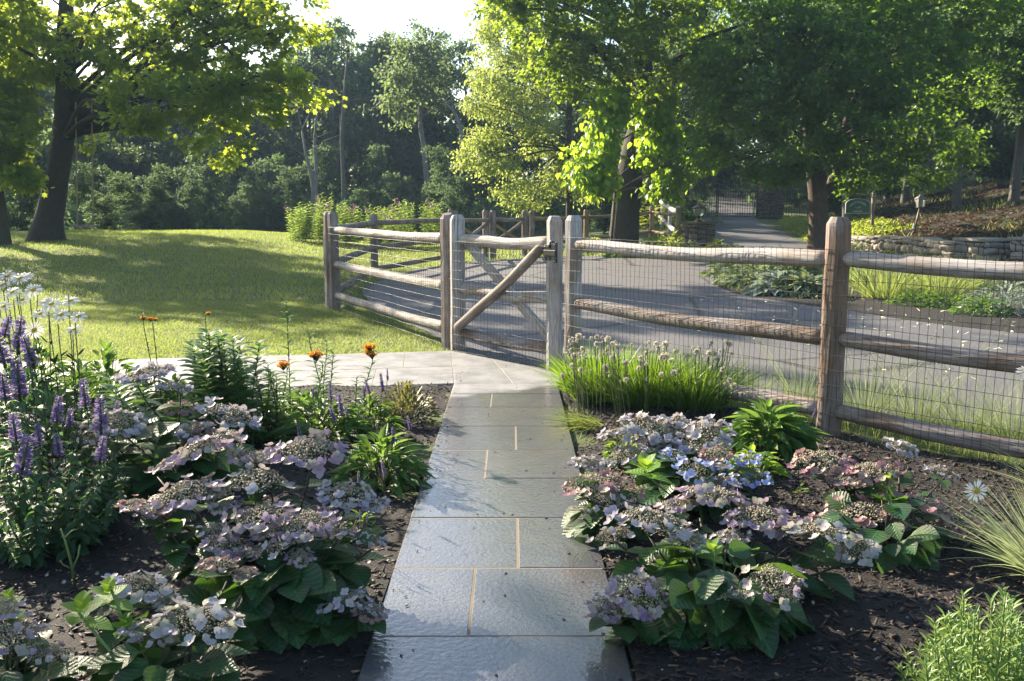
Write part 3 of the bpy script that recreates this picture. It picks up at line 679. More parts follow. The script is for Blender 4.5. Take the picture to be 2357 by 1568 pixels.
for i,ch in enumerate(word):
    a=rad(-46+92*i/(len(word)-1)); me=text('t',ch,(cc[0]+math.sin(a)*.355,cc[1]-.027,cc[2]-.20+math.cos(a)*.355),.095,s_,CRM,ry=a); bmm.from_mesh(me)
me=text('t','GARDENS',(cc[0],cc[1]-.027,cc[2]-.165),.075,s_,CRM); bmm.from_mesh(me)
me=bpy.data.meshes.new('lettering'); bmm.to_mesh(me); me.materials.append(CRM); o=bpy.data.objects.new('lettering',me); COL.objects.link(o); o.parent=s_
mb=MB(); 
th=np.linspace(0,1,24); tube(mb,[cc+[-.11+.2*t_,-.026,-.035+.03*math.sin(t_*12)] for t_ in th],.006,5); 
for k in range(4): tube(mb,[cc+[.0+.02*k,-.026,-.06+.01*k],cc+[.05+.02*k,-.026,.02-.012*k]],.005,5)
mb.build('vine_emblem',CRM,s_)
# iron gates and railing
def ironleaf(name,label,a,b,h,arch,cat,group=None,n=None):
    g=thing(name,label,cat,a,group); a=np.array(a);b=np.array(b); L_=np.linalg.norm((b-a)[:2]); n=n or int(L_/.14); mb=MB(); A=[];B=[]
    for i in range(n+1):
        t=i/n; p=a+(b-a)*t; hh=h+arch*math.sin(t*math.pi/2); A.append(p+[0,0,.08]);B.append(p+[0,0,hh])
    tubes(mb,A,B,.014,sides=4); mb.build('bars',IRON,g)
    mb=MB(); 
    for z in(.1,.28,h-.25): tubes(mb,[a+[0,0,z]],[b+[0,0,z]],.022,sides=4)
    pts=[a+(b-a)*t+[0,0,h+arch*math.sin(t*math.pi/2)] for t in np.linspace(0,1,9)]; tube(mb,pts,.022,4)
    for p in(a,b): tubes(mb,[p+[0,0,.02]],[p+[0,0,h+.05]],.04,sides=6)
    mb.build('frame',IRON,g); return g
i0,i1,i2,i3=gpt(1590,51.5),gpt(1648,52),gpt(1652,52),gpt(1742,52)
ironleaf('iron_gate','left leaf of the black iron gates across the far driveway',i0,i1,1.75,.1,'gate','black iron driveway gates')
ironleaf('iron_gate','right leaf of the black iron gates beside the stone pillar',i3,i2,1.75,.1,'gate','black iron driveway gates')
ironleaf('iron_railing','black iron railing to the right of the tall stone pillar',gpt(1797,52.5),gpt(1858,52.5),1.75,0,'railing')
ironleaf('iron_railing','black iron railing left of the driveway gates among the shrubs',gpt(1475,51),gpt(1584,51.5),1.7,0,'railing')
# small dark landscape box near the pedestal
c=gpt(1722,27); b_=thing('utility_box','low dark rounded utility box at the driveway edge','box',c); mb=MB()
box(mb,c+[0,0,.07],(.42,.3,.16),.1,0,.03); mb.build('base',plain('dark_green_plastic',(.015,.02,.018),.5),b_)
mb=MB(); box(mb,c+[0,0,.165],(.45,.33,.03),.1,0,.012); mb.build('lid',plain('dark_plastic_lid',(.02,.022,.022),.4),b_)
# ---------------------------------------------------------------- trees
BARK=barkmat('dark_bark',(.013,.011,.009),(.05,.042,.033),(.035,.04,.02)); BARKR=barkmat('brown_bark',(.03,.02,.014),(.11,.075,.052))
BARKP=barkmat('pale_bark',(.10,.095,.09),(.25,.235,.22)); BARKG=barkmat('grey_bark',(.06,.055,.05),(.15,.14,.125))
LMAPLE=leafmat('maple_leaf',(.03,.065,.012),(.05,.105,.018),.6,.42,(.75,.92,.08))
LDARK=leafmat('dark_tree_leaf',(.016,.048,.018),(.034,.080,.02),.52,.42,(.52,.74,.05))
LRIGHT=leafmat('dark_canopy_leaf',(.013,.045,.022),(.030,.075,.027),.5,.42,(.42,.68,.06))
LLIGHT=leafmat('light_tree_leaf',(.07,.12,.025),(.13,.18,.04),.55,.5,(.62,.74,.16))
LBIG=leafmat('catalpa_leaf',(.06,.14,.015),(.10,.20,.02),.55,.4,(.55,.78,.05),veins=False)
LFOR=leafmat('forest_leaf',(.012,.034,.021),(.028,.056,.029),.4,.6,(.28,.44,.14),spec=.1); LFOR2=leafmat('pale_forest_leaf',(.022,.048,.026),(.045,.072,.032),.42,.6,(.38,.52,.17),spec=.1)
def crown(mb,blobs,n,size,cs=.55,tmp=LST,mat=0,per=55,shell=.45,flat=.55,droop=.25,upn=.9):
    blobs=[(np.array(c,float),np.array(r if hasattr(r,'__len__') else (r,)*3,float)) for c,r in blobs]
    w=np.array([np.prod(r)**.6 for c,r in blobs]); w/=w.sum(); P_=[];Cc=[]
    for (c,r),wi in zip(blobs,w):
        k=max(2,int(n*wi/per)); d=unit(rnd(k*3)); d=d[d[:,2]>-1][:k]; q=d*(R.uniform(0,1,(len(d),1))**shell)
        cc=c+q*r; s_=cs*R.uniform(.6,1.25,(len(d),1))
        m=int(per); off=R.normal(0,1,(len(d),m,3))*s_[:,None,:]*np.array([1,1,flat])*.55
        # keep inside a soft radius
        P_.append((cc[:,None]+off).reshape(-1,3)); Cc.append(np.repeat(c[None],len(d)*m,0))
    p=np.concatenate(P_); c0=np.concatenate(Cc); k=len(p)
    out=unit(p-c0); dr=unit(out*.6+rnd(k)*.8-[0,0,droop]); nr=unit(np.array([0,0,upn])+out*.35+rnd(k)*.75)
    scatter(mb,tmp,p,dr,nr,size*R.uniform(.65,1.2,k),mat)
def curve(a,b,sag=.15,n=9,wob=.05):
    a=np.array(a,float);b=np.array(b,float); t=np.linspace(0,1,n)[:,None]; L_=np.linalg.norm(b-a)
    p=a+(b-a)*t; p[:,2]+=(np.sin(t[:,0]*math.pi)*sag*L_); o=R.normal(0,1,3)*wob*L_; p=p+np.sin(t*math.pi*1.6)*o*t; return p
def limbs(mb,trunk,blobs,r0,twigs=3,mat=0,zf=.38):
    trunk=np.array(trunk); zz=trunk[:,2]; trunk=trunk[zz>zz[0]+(zz[-1]-zz[0])*zf]
    for c,r in blobs:
        c=np.array(c,float); rr=np.array(r if hasattr(r,'__len__') else (r,)*3,float)
        dz=np.abs(trunk[:,2]-(c[2]-.45*np.linalg.norm((trunk[:,:2]-c[:2]),axis=1).min())); i=int(np.argmin(dz)); a=trunk[i]
        L_=np.linalg.norm(c-a); p=curve(a,c,.08); k=len(p); rb=min(r0*.38,.02+.011*L_)
        tube(mb,p,np.linspace(rb,rb*.3,k),7,mat)
        for _ in range(twigs):
            j=R.randint(k//2,k); e=c+unit(R.normal(0,1,3))*rr*R.uniform(.6,1.0); tube(mb,curve(p[j-1],e,.05,6),np.linspace(rb*.28,.008,6),5,mat)
def trunkmesh(mb,pts,rr,sides=16,flare=True,mat=0):
    pts=np.array(pts,float); rr=np.array(rr,float)
    # resample
    s=np.concatenate([[0],np.cumsum(np.linalg.norm(np.diff(pts,axis=0),axis=1))]); q=np.linspace(0,s[-1],max(10,int(s[-1]/.35)))
    P_=np.stack([np.interp(q,s,pts[:,k]) for k in range(3)],-1); 
    for _ in range(2): P_[1:-1]=(P_[:-2]+P_[1:-1]*2+P_[2:])/4
    r_=np.interp(q,s,rr)
    if flare: r_=r_*(1+.45*np.exp(-q/.45))
    tube(mb,P_,r_,sides,mat,jit=.035); return P_
def pb(lst):
    """(px,py,D,rx_px,ry_px[,depth m]) -> blobs"""
    o=[]
    for b in lst:
        px,py,D,rx,ry=b[:5]; k=D/F; o.append((P(px,py,D),(rx*k,(b[5] if len(b)>5 else rx*k*1.1),ry*k)))
    return o
def Gt(px,D): return gp_(px,D)
# --- big maple on the left
D=27.5; base=Gt(100,D)
tr=[base-[0,0,.3],base+[0,0,.0],P(112,500,D),P(128,430,D),P(143,340,D),P(150,270,D),P(152,180,D),P(150,90,D),P(152,0,D),P(160,-100,D)]
t_=thing('maple_tree','large leaning maple with the swing, its spreading crown lit from behind','tree',base,'trees round the lawn')
mb=MB(); TP=trunkmesh(mb,tr,[.52,.47,.38,.34,.31,.31,.27,.24,.2,.13])
tube(mb,[P(165,300,D),P(195,262,D-.3),P(235,238,D-.5),P(262,215,D-.7),P(292,208,D-.9)],[.15,.20,.17,.13,.10],10)
tube(mb,[P(158,235,D),P(200,220,D-.2),P(240,216,D-.4),P(300,210,D-.9),P(380,170,D-1.4),P(470,120,D-2)],[.16,.12,.12,.12,.08,.04],9)
tube(mb,[P(262,218,D-.7),P(300,180,D-1.5),P(360,110,D-2),P(430,20,D-2)],[.12,.10,.08,.04],8)
tube(mb,[P(435,60,D-2),P(500,90,D-2.5),P(560,150,D-3),P(630,190,D-3)],[.05,.045,.035,.015],6)
tube(mb,[P(430,20,D-2),P(520,80,D-2),P(545,30,D-2),P(565,-20,D-2)],[.06,.05,.04,.02],6)
bl=[(520,30,26,120,60),(410,20,26,110,60),(60,60,28,130,90),(200,80,27,130,80),(330,90,26,140,90),(470,110,26,130,100),(590,140,25,95,80),(660,60,25,90,60),(690,205,24.5,70,45),(605,250,24.5,75,45),(500,265,24.5,80,40),(380,270,24.5,80,35),(300,285,24,65,28),(250,215,24,50,35),(190,205,29,60,30),(60,160,28,60,40),(10,130,29,50,60),(430,225,24,70,40),(545,200,24.5,85,50),(480,340,24,55,22),(560,330,24,40,18),(525,365,24,34,14),(330,190,23.5,80,40),(210,330,28,20,35),(120,170,27,80,25),
 (150,-150,28,330,130,5),(400,-120,27,220,120,4),(600,-10,25,70,30,1.5),(40,-30,27,140,90,3),(250,-10,24,200,70,4),(-150,30,28,160,120,4),(100,-300,28,300,150,5)]
B=pb(bl); limbs(mb,TP,B[:18]+B[25:],.3,3)
mb.build('trunk',BARK,t_)
mb=MB(); crown(mb,B[:25],21500,.18,.32); crown(mb,B[25:],4800,.25,.42,per=120); mb.build('crown',LMAPLE,t_)
# --- tree at the left edge
D=26; base=Gt(-12,D); t_=thing('maple_tree','partly visible tree leaning in at the left edge of the lawn','tree',base,'trees round the lawn')
mb=MB(); TP=trunkmesh(mb,[base-[0,0,.3],base,P(-5,470,D),P(-30,380,D),P(-60,250,D),P(-80,100,D),P(-90,-60,D)],[.33,.30,.25,.22,.2,.17,.1])
B=pb([(20,270,25.5,45,40),(5,220,26,50,50),(40,410,25,42,26),(10,370,25.5,45,40),(55,300,25,16,22),(-60,150,26,130,120),(-120,-20,26,180,130),(-200,250,26,130,100),(0,345,25,40,24)]); limbs(mb,TP,B,.2,3)
mb.build('trunk',BARK,t_); mb=MB(); crown(mb,B[:5]+B[8:],5200,.19,.38); crown(mb,B[5:8],7000,.22,.6); mb.build('crown',LMAPLE,t_)
# --- swing
def lin(a,b,n=5): return [np.array(a)+(np.array(b)-np.array(a))*t for t in np.linspace(0,1,n)]
sw=thing('tree_swing','plain wooden rope swing hanging beside the leaning maple trunk','swing',P(196,520,26.6)-[0,0,0])
ROPE=plain('hemp_rope',(.30,.24,.15),.9,bump=.5,bs=200); a=P(178,518,26.6);b=P(214,518,26.6)
for p,q in((a,P(174,235,26.75)),(b,P(211,232,26.75))):
    mb=MB(); tube(mb,lin(p,q),.022,6); mb.build('rope',ROPE,sw)
mb=MB(); box(mb,(a+b)/2-[0,0,.03],(.66,.24,.06),.15,0,.008); mb.build('seat',WOODB,sw)
# --- unseen trees added off-frame on the left to shade the garden
mbt=MB(); base=np.array([-13.5,13.5,0]); t_=thing('shade_tree','tall shade tree outside the left edge that dapples the garden','tree',base)
mb=MB(); TP=trunkmesh(mb,[base-[0,0,.3],base,base+[.2,0,4],base+[-.2,.3,8],base+[0,0,12]],[.3,.3,.25,.2,.1]); 
B=[(base+o,r) for o,r in(((0,0,7.5),(3.4,3.4,2)),((1.5,-2,9),(2.6,2.6,2)),((-2,1,10),(3,3,2)),((1,2.5,8.5),(2.6,2.4,2)),((-3,-2,7),(2.5,2.4,1.5)),((.5,0,12),(3,3,1.8)),((1.8,-3.5,6.6),(2.0,2.2,1.3)))]
limbs(mb,TP,B,.25,3); mb.build('trunk',BARK,t_); mb=MB(); crown(mb,B,6500,.24,.42,per=120); mb.build('crown',LMAPLE,t_)
t2=dup(t_,(-11.0,7.2,0),2.1,.78,'lower unseen tree added outside the left edge near the daisies for shade')
# --- big tree with the dark trunk
D=30; base=Gt(1436,D); t_=thing('shade_tree','big dark trunk by the driveway with a broad crown reaching over the court','tree',base,'shade trees along the driveway')
mb=MB(); TP=trunkmesh(mb,[base-[0,0,.3],base,P(1440,480,D),P(1446,420,D),P(1455,370,D),P(1472,310,D),P(1485,240,D),P(1480,150,D),P(1470,40,D),P(1470,-80,D),P(1480,-240,D)],[.50,.48,.46,.45,.42,.40,.36,.30,.24,.18,.08])
for pts,rr in (([P(1478,290,D),P(1440,190,D-1),P(1380,120,D-2),P(1300,70,D-3)],[.14,.12,.09,.04]),([P(1483,240,D),P(1540,150,D-1),P(1620,90,D-2),P(1700,60,D-2)],[.16,.13,.09,.04]),([P(1475,120,D),P(1400,50,D-1),P(1280,0,D-2)],[.13,.09,.05])): tube(mb,pts,rr,8)
B=pb([(1230,60,29,100,60),(1170,-10,29,110,50),(1330,90,28,100,55),(1440,90,27,100,60),(1300,150,28,80,40),(1400,190,28,70,38),(1520,60,28,100,60),(1240,-20,28,130,50),(1400,0,28,150,60),(1560,170,27.5,70,50),(1500,230,29,60,40),(1340,235,28.5,60,30),(1600,20,28,130,70),(1240,170,29,60,34),(1640,130,27,80,50),(1290,215,29,36,20),
  (1400,-200,29,300,120,4.5),(1550,-320,30,260,120,5),(1330,-100,28,90,60,2)])
limbs(mb,TP,B,.3,3); mb.build('trunk',BARK,t_)
mb=MB(); crown(mb,B[:16],17500,.165,.34); crown(mb,B[16:],5200,.24,.5); mb.build('crown',LDARK,t_)
# --- catalpa, big bright leaves in front of the trunk
D=28.2; base=Gt(1405,D+.6); t_=thing('catalpa_tree','young bright yellow green catalpa with very large leaves around the dark trunk','tree',base)
mb=MB(); TP=trunkmesh(mb,[base-[0,0,.2],base,P(1415,470,D),P(1420,380,D),P(1425,300,D),P(1440,240,D)],[.05,.045,.04,.035,.03,.02],8,False)
B=pb([(1370,350,27.5,50,30,1.0),(1385,290,27.7,40,40,1.0),(1345,395,27.3,38,34,.8),(1385,420,27.3,42,34,.8),(1410,235,27.8,50,34,1.0),(1520,300,28.8,50,48,.9),(1540,400,28.8,58,38,.8),(1600,370,28.8,50,30,.8),(1500,360,29.2,40,30,.6),(1530,440,28.7,50,16,.7),(1500,250,29,50,40,1)]); limbs(mb,TP,B,.08,2)
mb.build('trunk',BARKR,t_); mb=MB(); 
lc=leaf(3,6,.8,.12,.25,.33,tip=.6); crown(mb,B,4200,.23,.34,tmp=lc,per=12,droop=.9,upn=.35,shell=.6); mb.build('crown',LBIG,t_)
# --- pale light-green tree
D=38; base=Gt(1310,D); t_=thing('locust_tree','airy pale yellow green tree glowing in the sun behind the garden gate','tree',base,'trees beyond the court')
mb=MB(); TP=trunkmesh(mb,[base-[0,0,.3],base,P(1311,440,D),P(1308,330,D),P(1312,220,D),P(1310,100,D),P(1300,-20,D)],[.17,.16,.14,.13,.12,.09,.05],9)
B=pb([(1115,80,39,36,60,1.6),(1130,180,39,44,60,1.8),(1090,240,38,26,24,1.2),(1150,250,38.5,60,45,2),(1115,320,38,60,36,1.8),(1080,370,37.5,34,28,1.2),(1150,385,37.5,60,36,1.6),(1180,440,37.5,60,28,1.4),(1230,320,38,60,55,2),(1220,220,38.5,60,55,2),(1210,130,39,60,50,2),(1260,420,37.5,46,30,1.4),(1290,370,38,40,40,1.4),(1170,40,39.5,60,50,2),(1250,60,39,70,60,2),(1210,470,37.2,50,16,1.2),(1340,440,38,40,26,1.2),(1190,-60,39,90,60,2.2),(1140,20,39,40,34,1.5)]); limbs(mb,TP,B,.12,4)
mb.build('trunk',BARK,t_); mb=MB(); crown(mb,B,27000,.155,.42,tmp=LS,shell=.55); mb.build('crown',LLIGHT,t_)
# --- right tree
D=26.5; base=Gt(1888,D); t_=thing('shade_tree','dark green tree on the right with its twin trunk rising behind the tall fence post','tree',base,'shade trees along the driveway')
mb=MB(); TP=trunkmesh(mb,[base-[0,0,.3],base,P(1886,500,D),P(1880,420,D),P(1870,330,D),P(1850,220,D),P(1830,100,D),P(1820,-40,D)],[.31,.29,.27,.27,.22,.18,.13,.07])
tube(mb,[P(1885,455,D),P(1915,425,D+.3),P(1935,370,D+.4),P(1950,280,D+.3),P(1990,150,D)],[.18,.17,.15,.12,.05],10); tube(mb,[P(1862,260,D),P(1835,190,D-.6),P(1812,150,D-1)],[.12,.10,.06],8); tube(mb,[P(1850,220,D),P(1872,170,D-1.2),P(1885,130,D-1.4)],[.1,.07,.05],8)
B=pb([(1640,300,26,70,50),(1700,370,26,80,36),(1790,395,25.5,80,26),(1880,380,25.5,90,30),(1980,390,25.5,80,28),(2060,380,25.5,60,32),(2100,300,25.5,80,50),(2180,240,25.5,60,40),(1720,260,25,100,70),(1850,290,24.5,110,70),(1980,280,24.5,110,70),(1650,200,26,90,60),(1780,160,24.5,110,70),(1920,160,24,120,80),(2050,190,24.5,110,70),(1700,90,25.5,120,70),(1860,60,24.5,140,70),(2020,70,25,130,80),(2140,120,25.5,90,70),(2250,60,26,100,80),(2280,180,26.5,90,70),(2330,-20,27,110,80),(2210,330,27,70,46),(2130,400,27,60,22),(1990,420,26.5,70,20),(1620,380,26.5,40,22),(1760,30,25,100,70),
  (1850,-120,26,300,110,4.5),(2050,-60,26,200,90,4),(1850,-280,27,260,120,5)])
limbs(mb,TP,B,.25,3); mb.build('trunk',BARKR,t_)
mb=MB(); crown(mb,B[:27],38000,.15,.36); crown(mb,B[27:],7500,.24,.5); mb.build('crown',LRIGHT,t_)
# --- bare pale snag and slim lit tree in the haze
D=52; base=Gt(986,D); t_=thing('pale_trunk_tree','slender tree with crooked pale trunk and thin crown in the morning haze','tree',base,'woodland trees behind the lawn')
mb=MB(); TP=trunkmesh(mb,[base-[0,0,1],base,P(984,440,D),P(980,390,D),P(975,330,D),P(968,300,D),P(966,250,D),P(970,200,D),P(962,120,D)],[.20,.19,.16,.15,.15,.14,.12,.09,.04],9)
B=pb([(960,210,51,46,36,1.5),(930,170,51,50,40,1.5),(985,150,52,50,40,1.5),(950,120,52,60,40,1.6),(1010,190,52,30,24,1.2),(900,230,51,30,22,1),(1030,240,51,26,20,1),(930,270,51,24,18,.9),(990,100,52,36,30,1.2)]); limbs(mb,TP,B,.15,5); mb.build('trunk',BARKP,t_)
mb=MB(); crown(mb,B,4200,.26,.6,tmp=LQ,per=35); mb.build('crown',LFOR2,t_)
# --- woodland trees: five kinds, then copies
def fkind(i,h,w,mat,n,trunkr=.22,conifer=False,bm=BARKG,sz=.34,zlo=.1):
    t_=thing('woodland_tree','x','tree',(0,0,0)); mb=MB()
    TP=trunkmesh(mb,[(0,0,-2.5),(0,0,0),(R.normal()*.3,R.normal()*.3,h*.35),(R.normal()*.5,R.normal()*.5,h*.7),(0,0,h*.97)],[trunkr*1.1,trunkr,trunkr*.8,trunkr*.5,.04],8)
    B=[]
    if conifer:
        for k in range(14):
            z=h*(.12+.84*k/14); rr=w*(1-k/15.5); a=R.uniform(0,6.28); 
            for q in range(3): B.append(((math.cos(a+q*2.1)*rr*.5,math.sin(a+q*2.1)*rr*.5,z+R.normal()*.2),(rr*.55,rr*.55,.45)))
    else:
        for k in range(26):
            z=h*R.uniform(zlo,.96); rr=w*math.sqrt(max(.05,1-((z/h-.58)/.46)**2)); a=R.uniform(0,6.28); q=R.uniform(.3,.9); B.append(((math.cos(a)*rr*q,math.sin(a)*rr*q,z),(w*R.uniform(.28,.5),w*R.uniform(.28,.5),w*R.uniform(.2,.36))))
    limbs(mb,TP,B[:12],trunkr,2); mb.build('trunk',bm,t_); mb=MB(); crown(mb,B,n,sz,.62,tmp=LQ,per=40,shell=.6); mb.build('crown',mat,t_); return t_
KI=[fkind(0,14,3.8,LFOR,13000),fkind(1,17,3.2,LFOR2,12000,zlo=.42),fkind(2,12,4.2,LFOR,13000),fkind(3,11,2.6,LFOR,8000,conifer=True),fkind(4,16,4.8,LFOR,17000,.3,zlo=.28)]
KH=[14,17,12,11,16]
used=[0]*5
def ptree(px,pytop,D,k,wf=1.,label='',group='woodland trees behind the lawn',zofs=0):
    b=gp_(px,D); top=P(px,pytop,D)[2]; s=max(.25,(top-b[2])/KH[k])
    if not used[k]:
        used[k]=1; o=KI[k]; o.location=b; o.rotation_euler=(0,0,px*.7); o.scale=(s*wf,s*wf,s); o['label']=label; o['group']=group
    else: o=dup(KI[k],b,px*.7,(s*wf,s*wf,s),label,group)
    return o
FT=[(-90,-150,40,4,1.1,'tall unseen tree added just outside the left edge to shade the far lawn'),(560,150,60,4,1,'rounded hazy tree just right of the maple crown'),(640,130,62,0,1.1,'broad hazy tree above the middle of the lawn edge'),(720,95,64,4,.9,'tall hazy tree left of the sky gap'),(800,45,66,1,.8,'tallest thin tree poking into the white sky'),(860,120,62,0,.9,'lower hazy tree between the two tallest ones'),(925,78,64,1,1.,'tall hazy tree behind the crooked pale trunk'),(1000,82,65,4,.9,'rounded hazy tree right of the crooked pale trunk'),(1065,120,66,0,1.,'hazy tree touching the pale yellow green tree'),  # the first tree is out of view, added to shade the far lawn
(480,200,60,0,1,'dark woodland tree under the maple branches'),(400,170,62,4,1,'wide dark woodland tree behind the maple limb'),(300,150,64,1,1.1,'dark tree seen right of the swing ropes'),(210,190,58,0,1,'dark tree directly behind the rope swing'),(110,150,62,4,1,'dark tree behind the leaning maple trunk'),(10,150,60,0,1.1,'dark tree behind the left edge tree'),
(730,330,50,2,.9,'low bushy tree at the lawn edge left of the phlox'),(620,360,48,2,1,'rounded dark thicket tree below the hanging maple tips'),(560,420,46,2,1.1,'lowest rounded thicket tree at the lawn edge'),(410,380,46,2,1,'squat dark green tree near the middle of the lawn edge'),(480,300,50,0,.9,'mid height dark tree behind the squat ones'),(330,400,46,2,1.2,'squat tree a little right of the swing'),(870,320,50,3,1,'small conical tree in the haze behind the phlox'),(820,430,46,2,1.2,'low shrubby tree just above the phlox bushes'),(1030,330,46,0,.8,'leafy tree beside the pale yellow green tree'),(1040,430,44,2,1.1,'low shrubby tree behind the far timber gate'),(940,400,47,2,1,'low tree at the foot of the crooked pale trunk'),(240,470,40,2,1.2,'low bush behind the rope swing seat'),(45,455,40,2,1.3,'feathery low bush between the two left trunks')]
for px,py,D,k,wf,lb in FT: ptree(px,py,D,k,wf,lb)
FR=[(1600,60,47,4,.9,'tall tree added left of the driveway gates behind the crowns to shade the bank'),(1490,90,47,1,1,'slim tree added behind the dark trunk crown on the left to shade the bank'),(1250,60,58,4,1.1,'tree deep behind the pale yellow green tree'),(1400,40,60,0,1.2,'tree deep behind the dark trunk crown'),(1540,60,66,4,1.2,'tree above the far iron gates'),(1650,80,70,0,1.2,'tree beyond the driveway gates'),(1850,60,64,4,1.2,'tree behind the tall stone pillar'),(1580,420,44,2,.9,'bushy tree left of the iron gates'),(1480,400,46,2,1,'bushy tree between dark trunk and iron railing'),(1390,430,42,2,1,'low bush behind the sunlit tan fence'),(1830,390,60,2,1.2,'leafy bush behind the iron railing')]  # the first two trees are added behind the crowns to shade the bank
for px,py,D,k,wf,lb in FR: ptree(px,py,D,k,wf,lb,'woodland trees beyond the driveway')
HT=[(1930,-20,41,0,1.,'dark tree added at the foot of the bank behind the sign to shade it'),(1950,-60,38,4,1.,'dark hillside tree behind the green sign'),(2080,-120,44,4,1.0,'tall dark hillside tree high above the lamp post'),(2200,-100,36,4,1,'dark hillside tree above the stone pier'),(2330,-160,33,4,1.1,'dark hillside tree at the upper right corner'),(2300,-100,42,0,1.2,'hillside tree set back at the right edge'),(2140,-60,52,4,1.1,'hillside tree furthest up the slope'),(2040,20,50,0,1.1,'hillside tree behind the lamp post'),(2420,-100,30,4,1,'hillside tree mostly beyond the right edge'),(2500,-80,24,0,1.1,'hillside tree outside the right edge')]  # the first tree is added to keep sun off the bank
for px,py,D,k,wf,lb in HT: ptree(px,py,D,k,wf,lb,'trees on the shaded bank')
for i,(pts,lb) in enumerate([([(722,440),(716,400),(705,360),(695,300)],'thin leaning bare trunk in the hazy woods left of centre'),([(726,445),(728,380),(724,320),(730,250)],'straight slim trunk beside the leaning bare one'),([(792,470),(790,400),(786,320),(792,220),(800,120)],'straight grey trunk in the hazy woods above the phlox'),([(1062,300),(1052,270),(1040,250),(1020,235)],'bare pale branch trunk near the pale yellow green tree')]):
    D=46 if i<3 else 48; b=gp_(pts[0][0],D); q=[b-[0,0,.5]]+[P(x,y,D) for x,y in pts]; mb=MB(); tube(mb,q,np.linspace(.15,.05,len(q)),7); o=thing('bare_tree',lb,'tree',b,'bare trunks at the wood edge'); mb.build('trunk',BARKP if i!=2 else BARKG,o)
    mb=MB(); 
    for k in range(7): s_=q[R.randint(2,len(q))]; tube(mb,curve(s_,s_+np.array([R.normal()*1.2,R.normal()*.6,R.uniform(.3,1.6)]),0,5),np.linspace(.03,.008,5),4); mb.build('branch',BARKG,o); mb=MB()
# --- deep woodland backdrop
def wood(name,x0,x1,d0,d1,zt,n,sz,mat,nt=0):
    mb=MB(); k=n; x=R.uniform(x0,x1,k); y=R.uniform(d0,d1,k); hh=zt*(.75+.25*np.sin(x*.13)*np.sin(x*.31+2)); z=H(x,y)+hh*R.uniform(-.05,1,k)
    scatter(mb,LQ,np.column_stack([x,y,z]),unit(rnd(k)-[0,0,.3]),unit(rnd(k)+[0,0,.5]),sz*R.uniform(.6,1.3,k)); 
    if nt:
        A=np.column_stack([R.uniform(x0,x1,nt),R.uniform(d0-4,d1,nt)]); z=H(A[:,0],A[:,1]); A=np.column_stack([A,z-.5]); Bp=A+np.column_stack([R.normal(0,.5,nt),R.normal(0,.5,nt),np.full(nt,zt*.85)])
        tubes(mb,A,Bp,R.uniform(.08,.18,nt),1,6)
    mb.build(name,[mat,BARKG],kind='stuff')
wood('woodland',-62,0,66,84,15,90000,.5,LFOR,60); wood('woodland',-2,85,76,100,20,70000,.5,LFOR,60)
wood('undergrowth',-50,8,47,62,3.6,45000,.3,LFOR); wood('undergrowth',16,60,58,76,16,36000,.4,LFOR)
# ---------------------------------------------------------------- garden plants
HYL=leafmat('hydrangea_leaf',(.014,.056,.024),(.030,.092,.024),.28,.36,(.22,.42,.04),veins=True,c3=(.045,.085,.022),edge=(.04,.045,.03),spec=.35,vs_=.42)
LIME=leafmat('new_leaf',(.09,.22,.02),(.16,.32,.03),.4,.4,(.5,.7,.06),veins=True)
GREEN=leafmat('garden_leaf',(.045,.12,.03),(.08,.18,.035),.35,.42,(.32,.52,.07),veins=True)
MINT=leafmat('mint_leaf',(.03,.085,.04),(.055,.13,.05),.3,.45,(.2,.4,.08),veins=True)
LANCE=leafmat('lance_leaf',(.04,.12,.055),(.095,.21,.06),.35,.4,(.3,.5,.08))
BLUEG=leafmat('blue_grass',(.12,.19,.12),(.30,.38,.24),.35,.5,(.5,.6,.25),c3=(.42,.36,.20))
STEM=plain('green_stem',(.045,.075,.02),.6); STEMD=plain('dark_stem',(.035,.028,.018),.7); STEML=plain('pale_stem',(.16,.24,.07),.6)
BUD=NT('umbel_bud'); BUD.pbr(BUD.ramp(BUD.att(),[(0,(.13,.12,.07)),(.5,(.30,.28,.18)),(.8,(.46,.40,.32)),(1,(.30,.16,.12))]),.7); BUD=BUD.m
def petal(name,cols,tr=.3,dk=.61):
    t=NT(name); n=len(cols); col=t.ramp(t.att(),[(i/(n-1),tuple(q*dk for q in c)) for i,c in enumerate(cols)]); sp=t.n('SeparateXYZ',i0=t.uv())
    au=t.math('ABSOLUTE',t.math('SUBTRACT',sp.outputs[0],.5)); vein=t.ramp(t.math('PINGPONG',t.math('MULTIPLY',t.math('SUBTRACT',sp.outputs[1],t.math('MULTIPLY',au,.9)),7.),.5),[(0,.45),(.2,0)])
    col=t.mix(t.math('MULTIPLY',vein,.6),col,tuple(c*.55 for c in cols[0])); col=t.mix(t.ramp(t.noise(t.geo(),45,3),[(.48,0),(.68,.65)]),col,(.40,.36,.22))
    b=t.n('BsdfPrincipled',Base_Color=col,Roughness=.55); tr_=t.n('BsdfTranslucent',Color=col); m=t.n('MixShader',i0=tr,i1=b.outputs[0],i2=tr_.outputs[0]); t.t.links.new(m.outputs[0],t.out.inputs[0]); return t.m
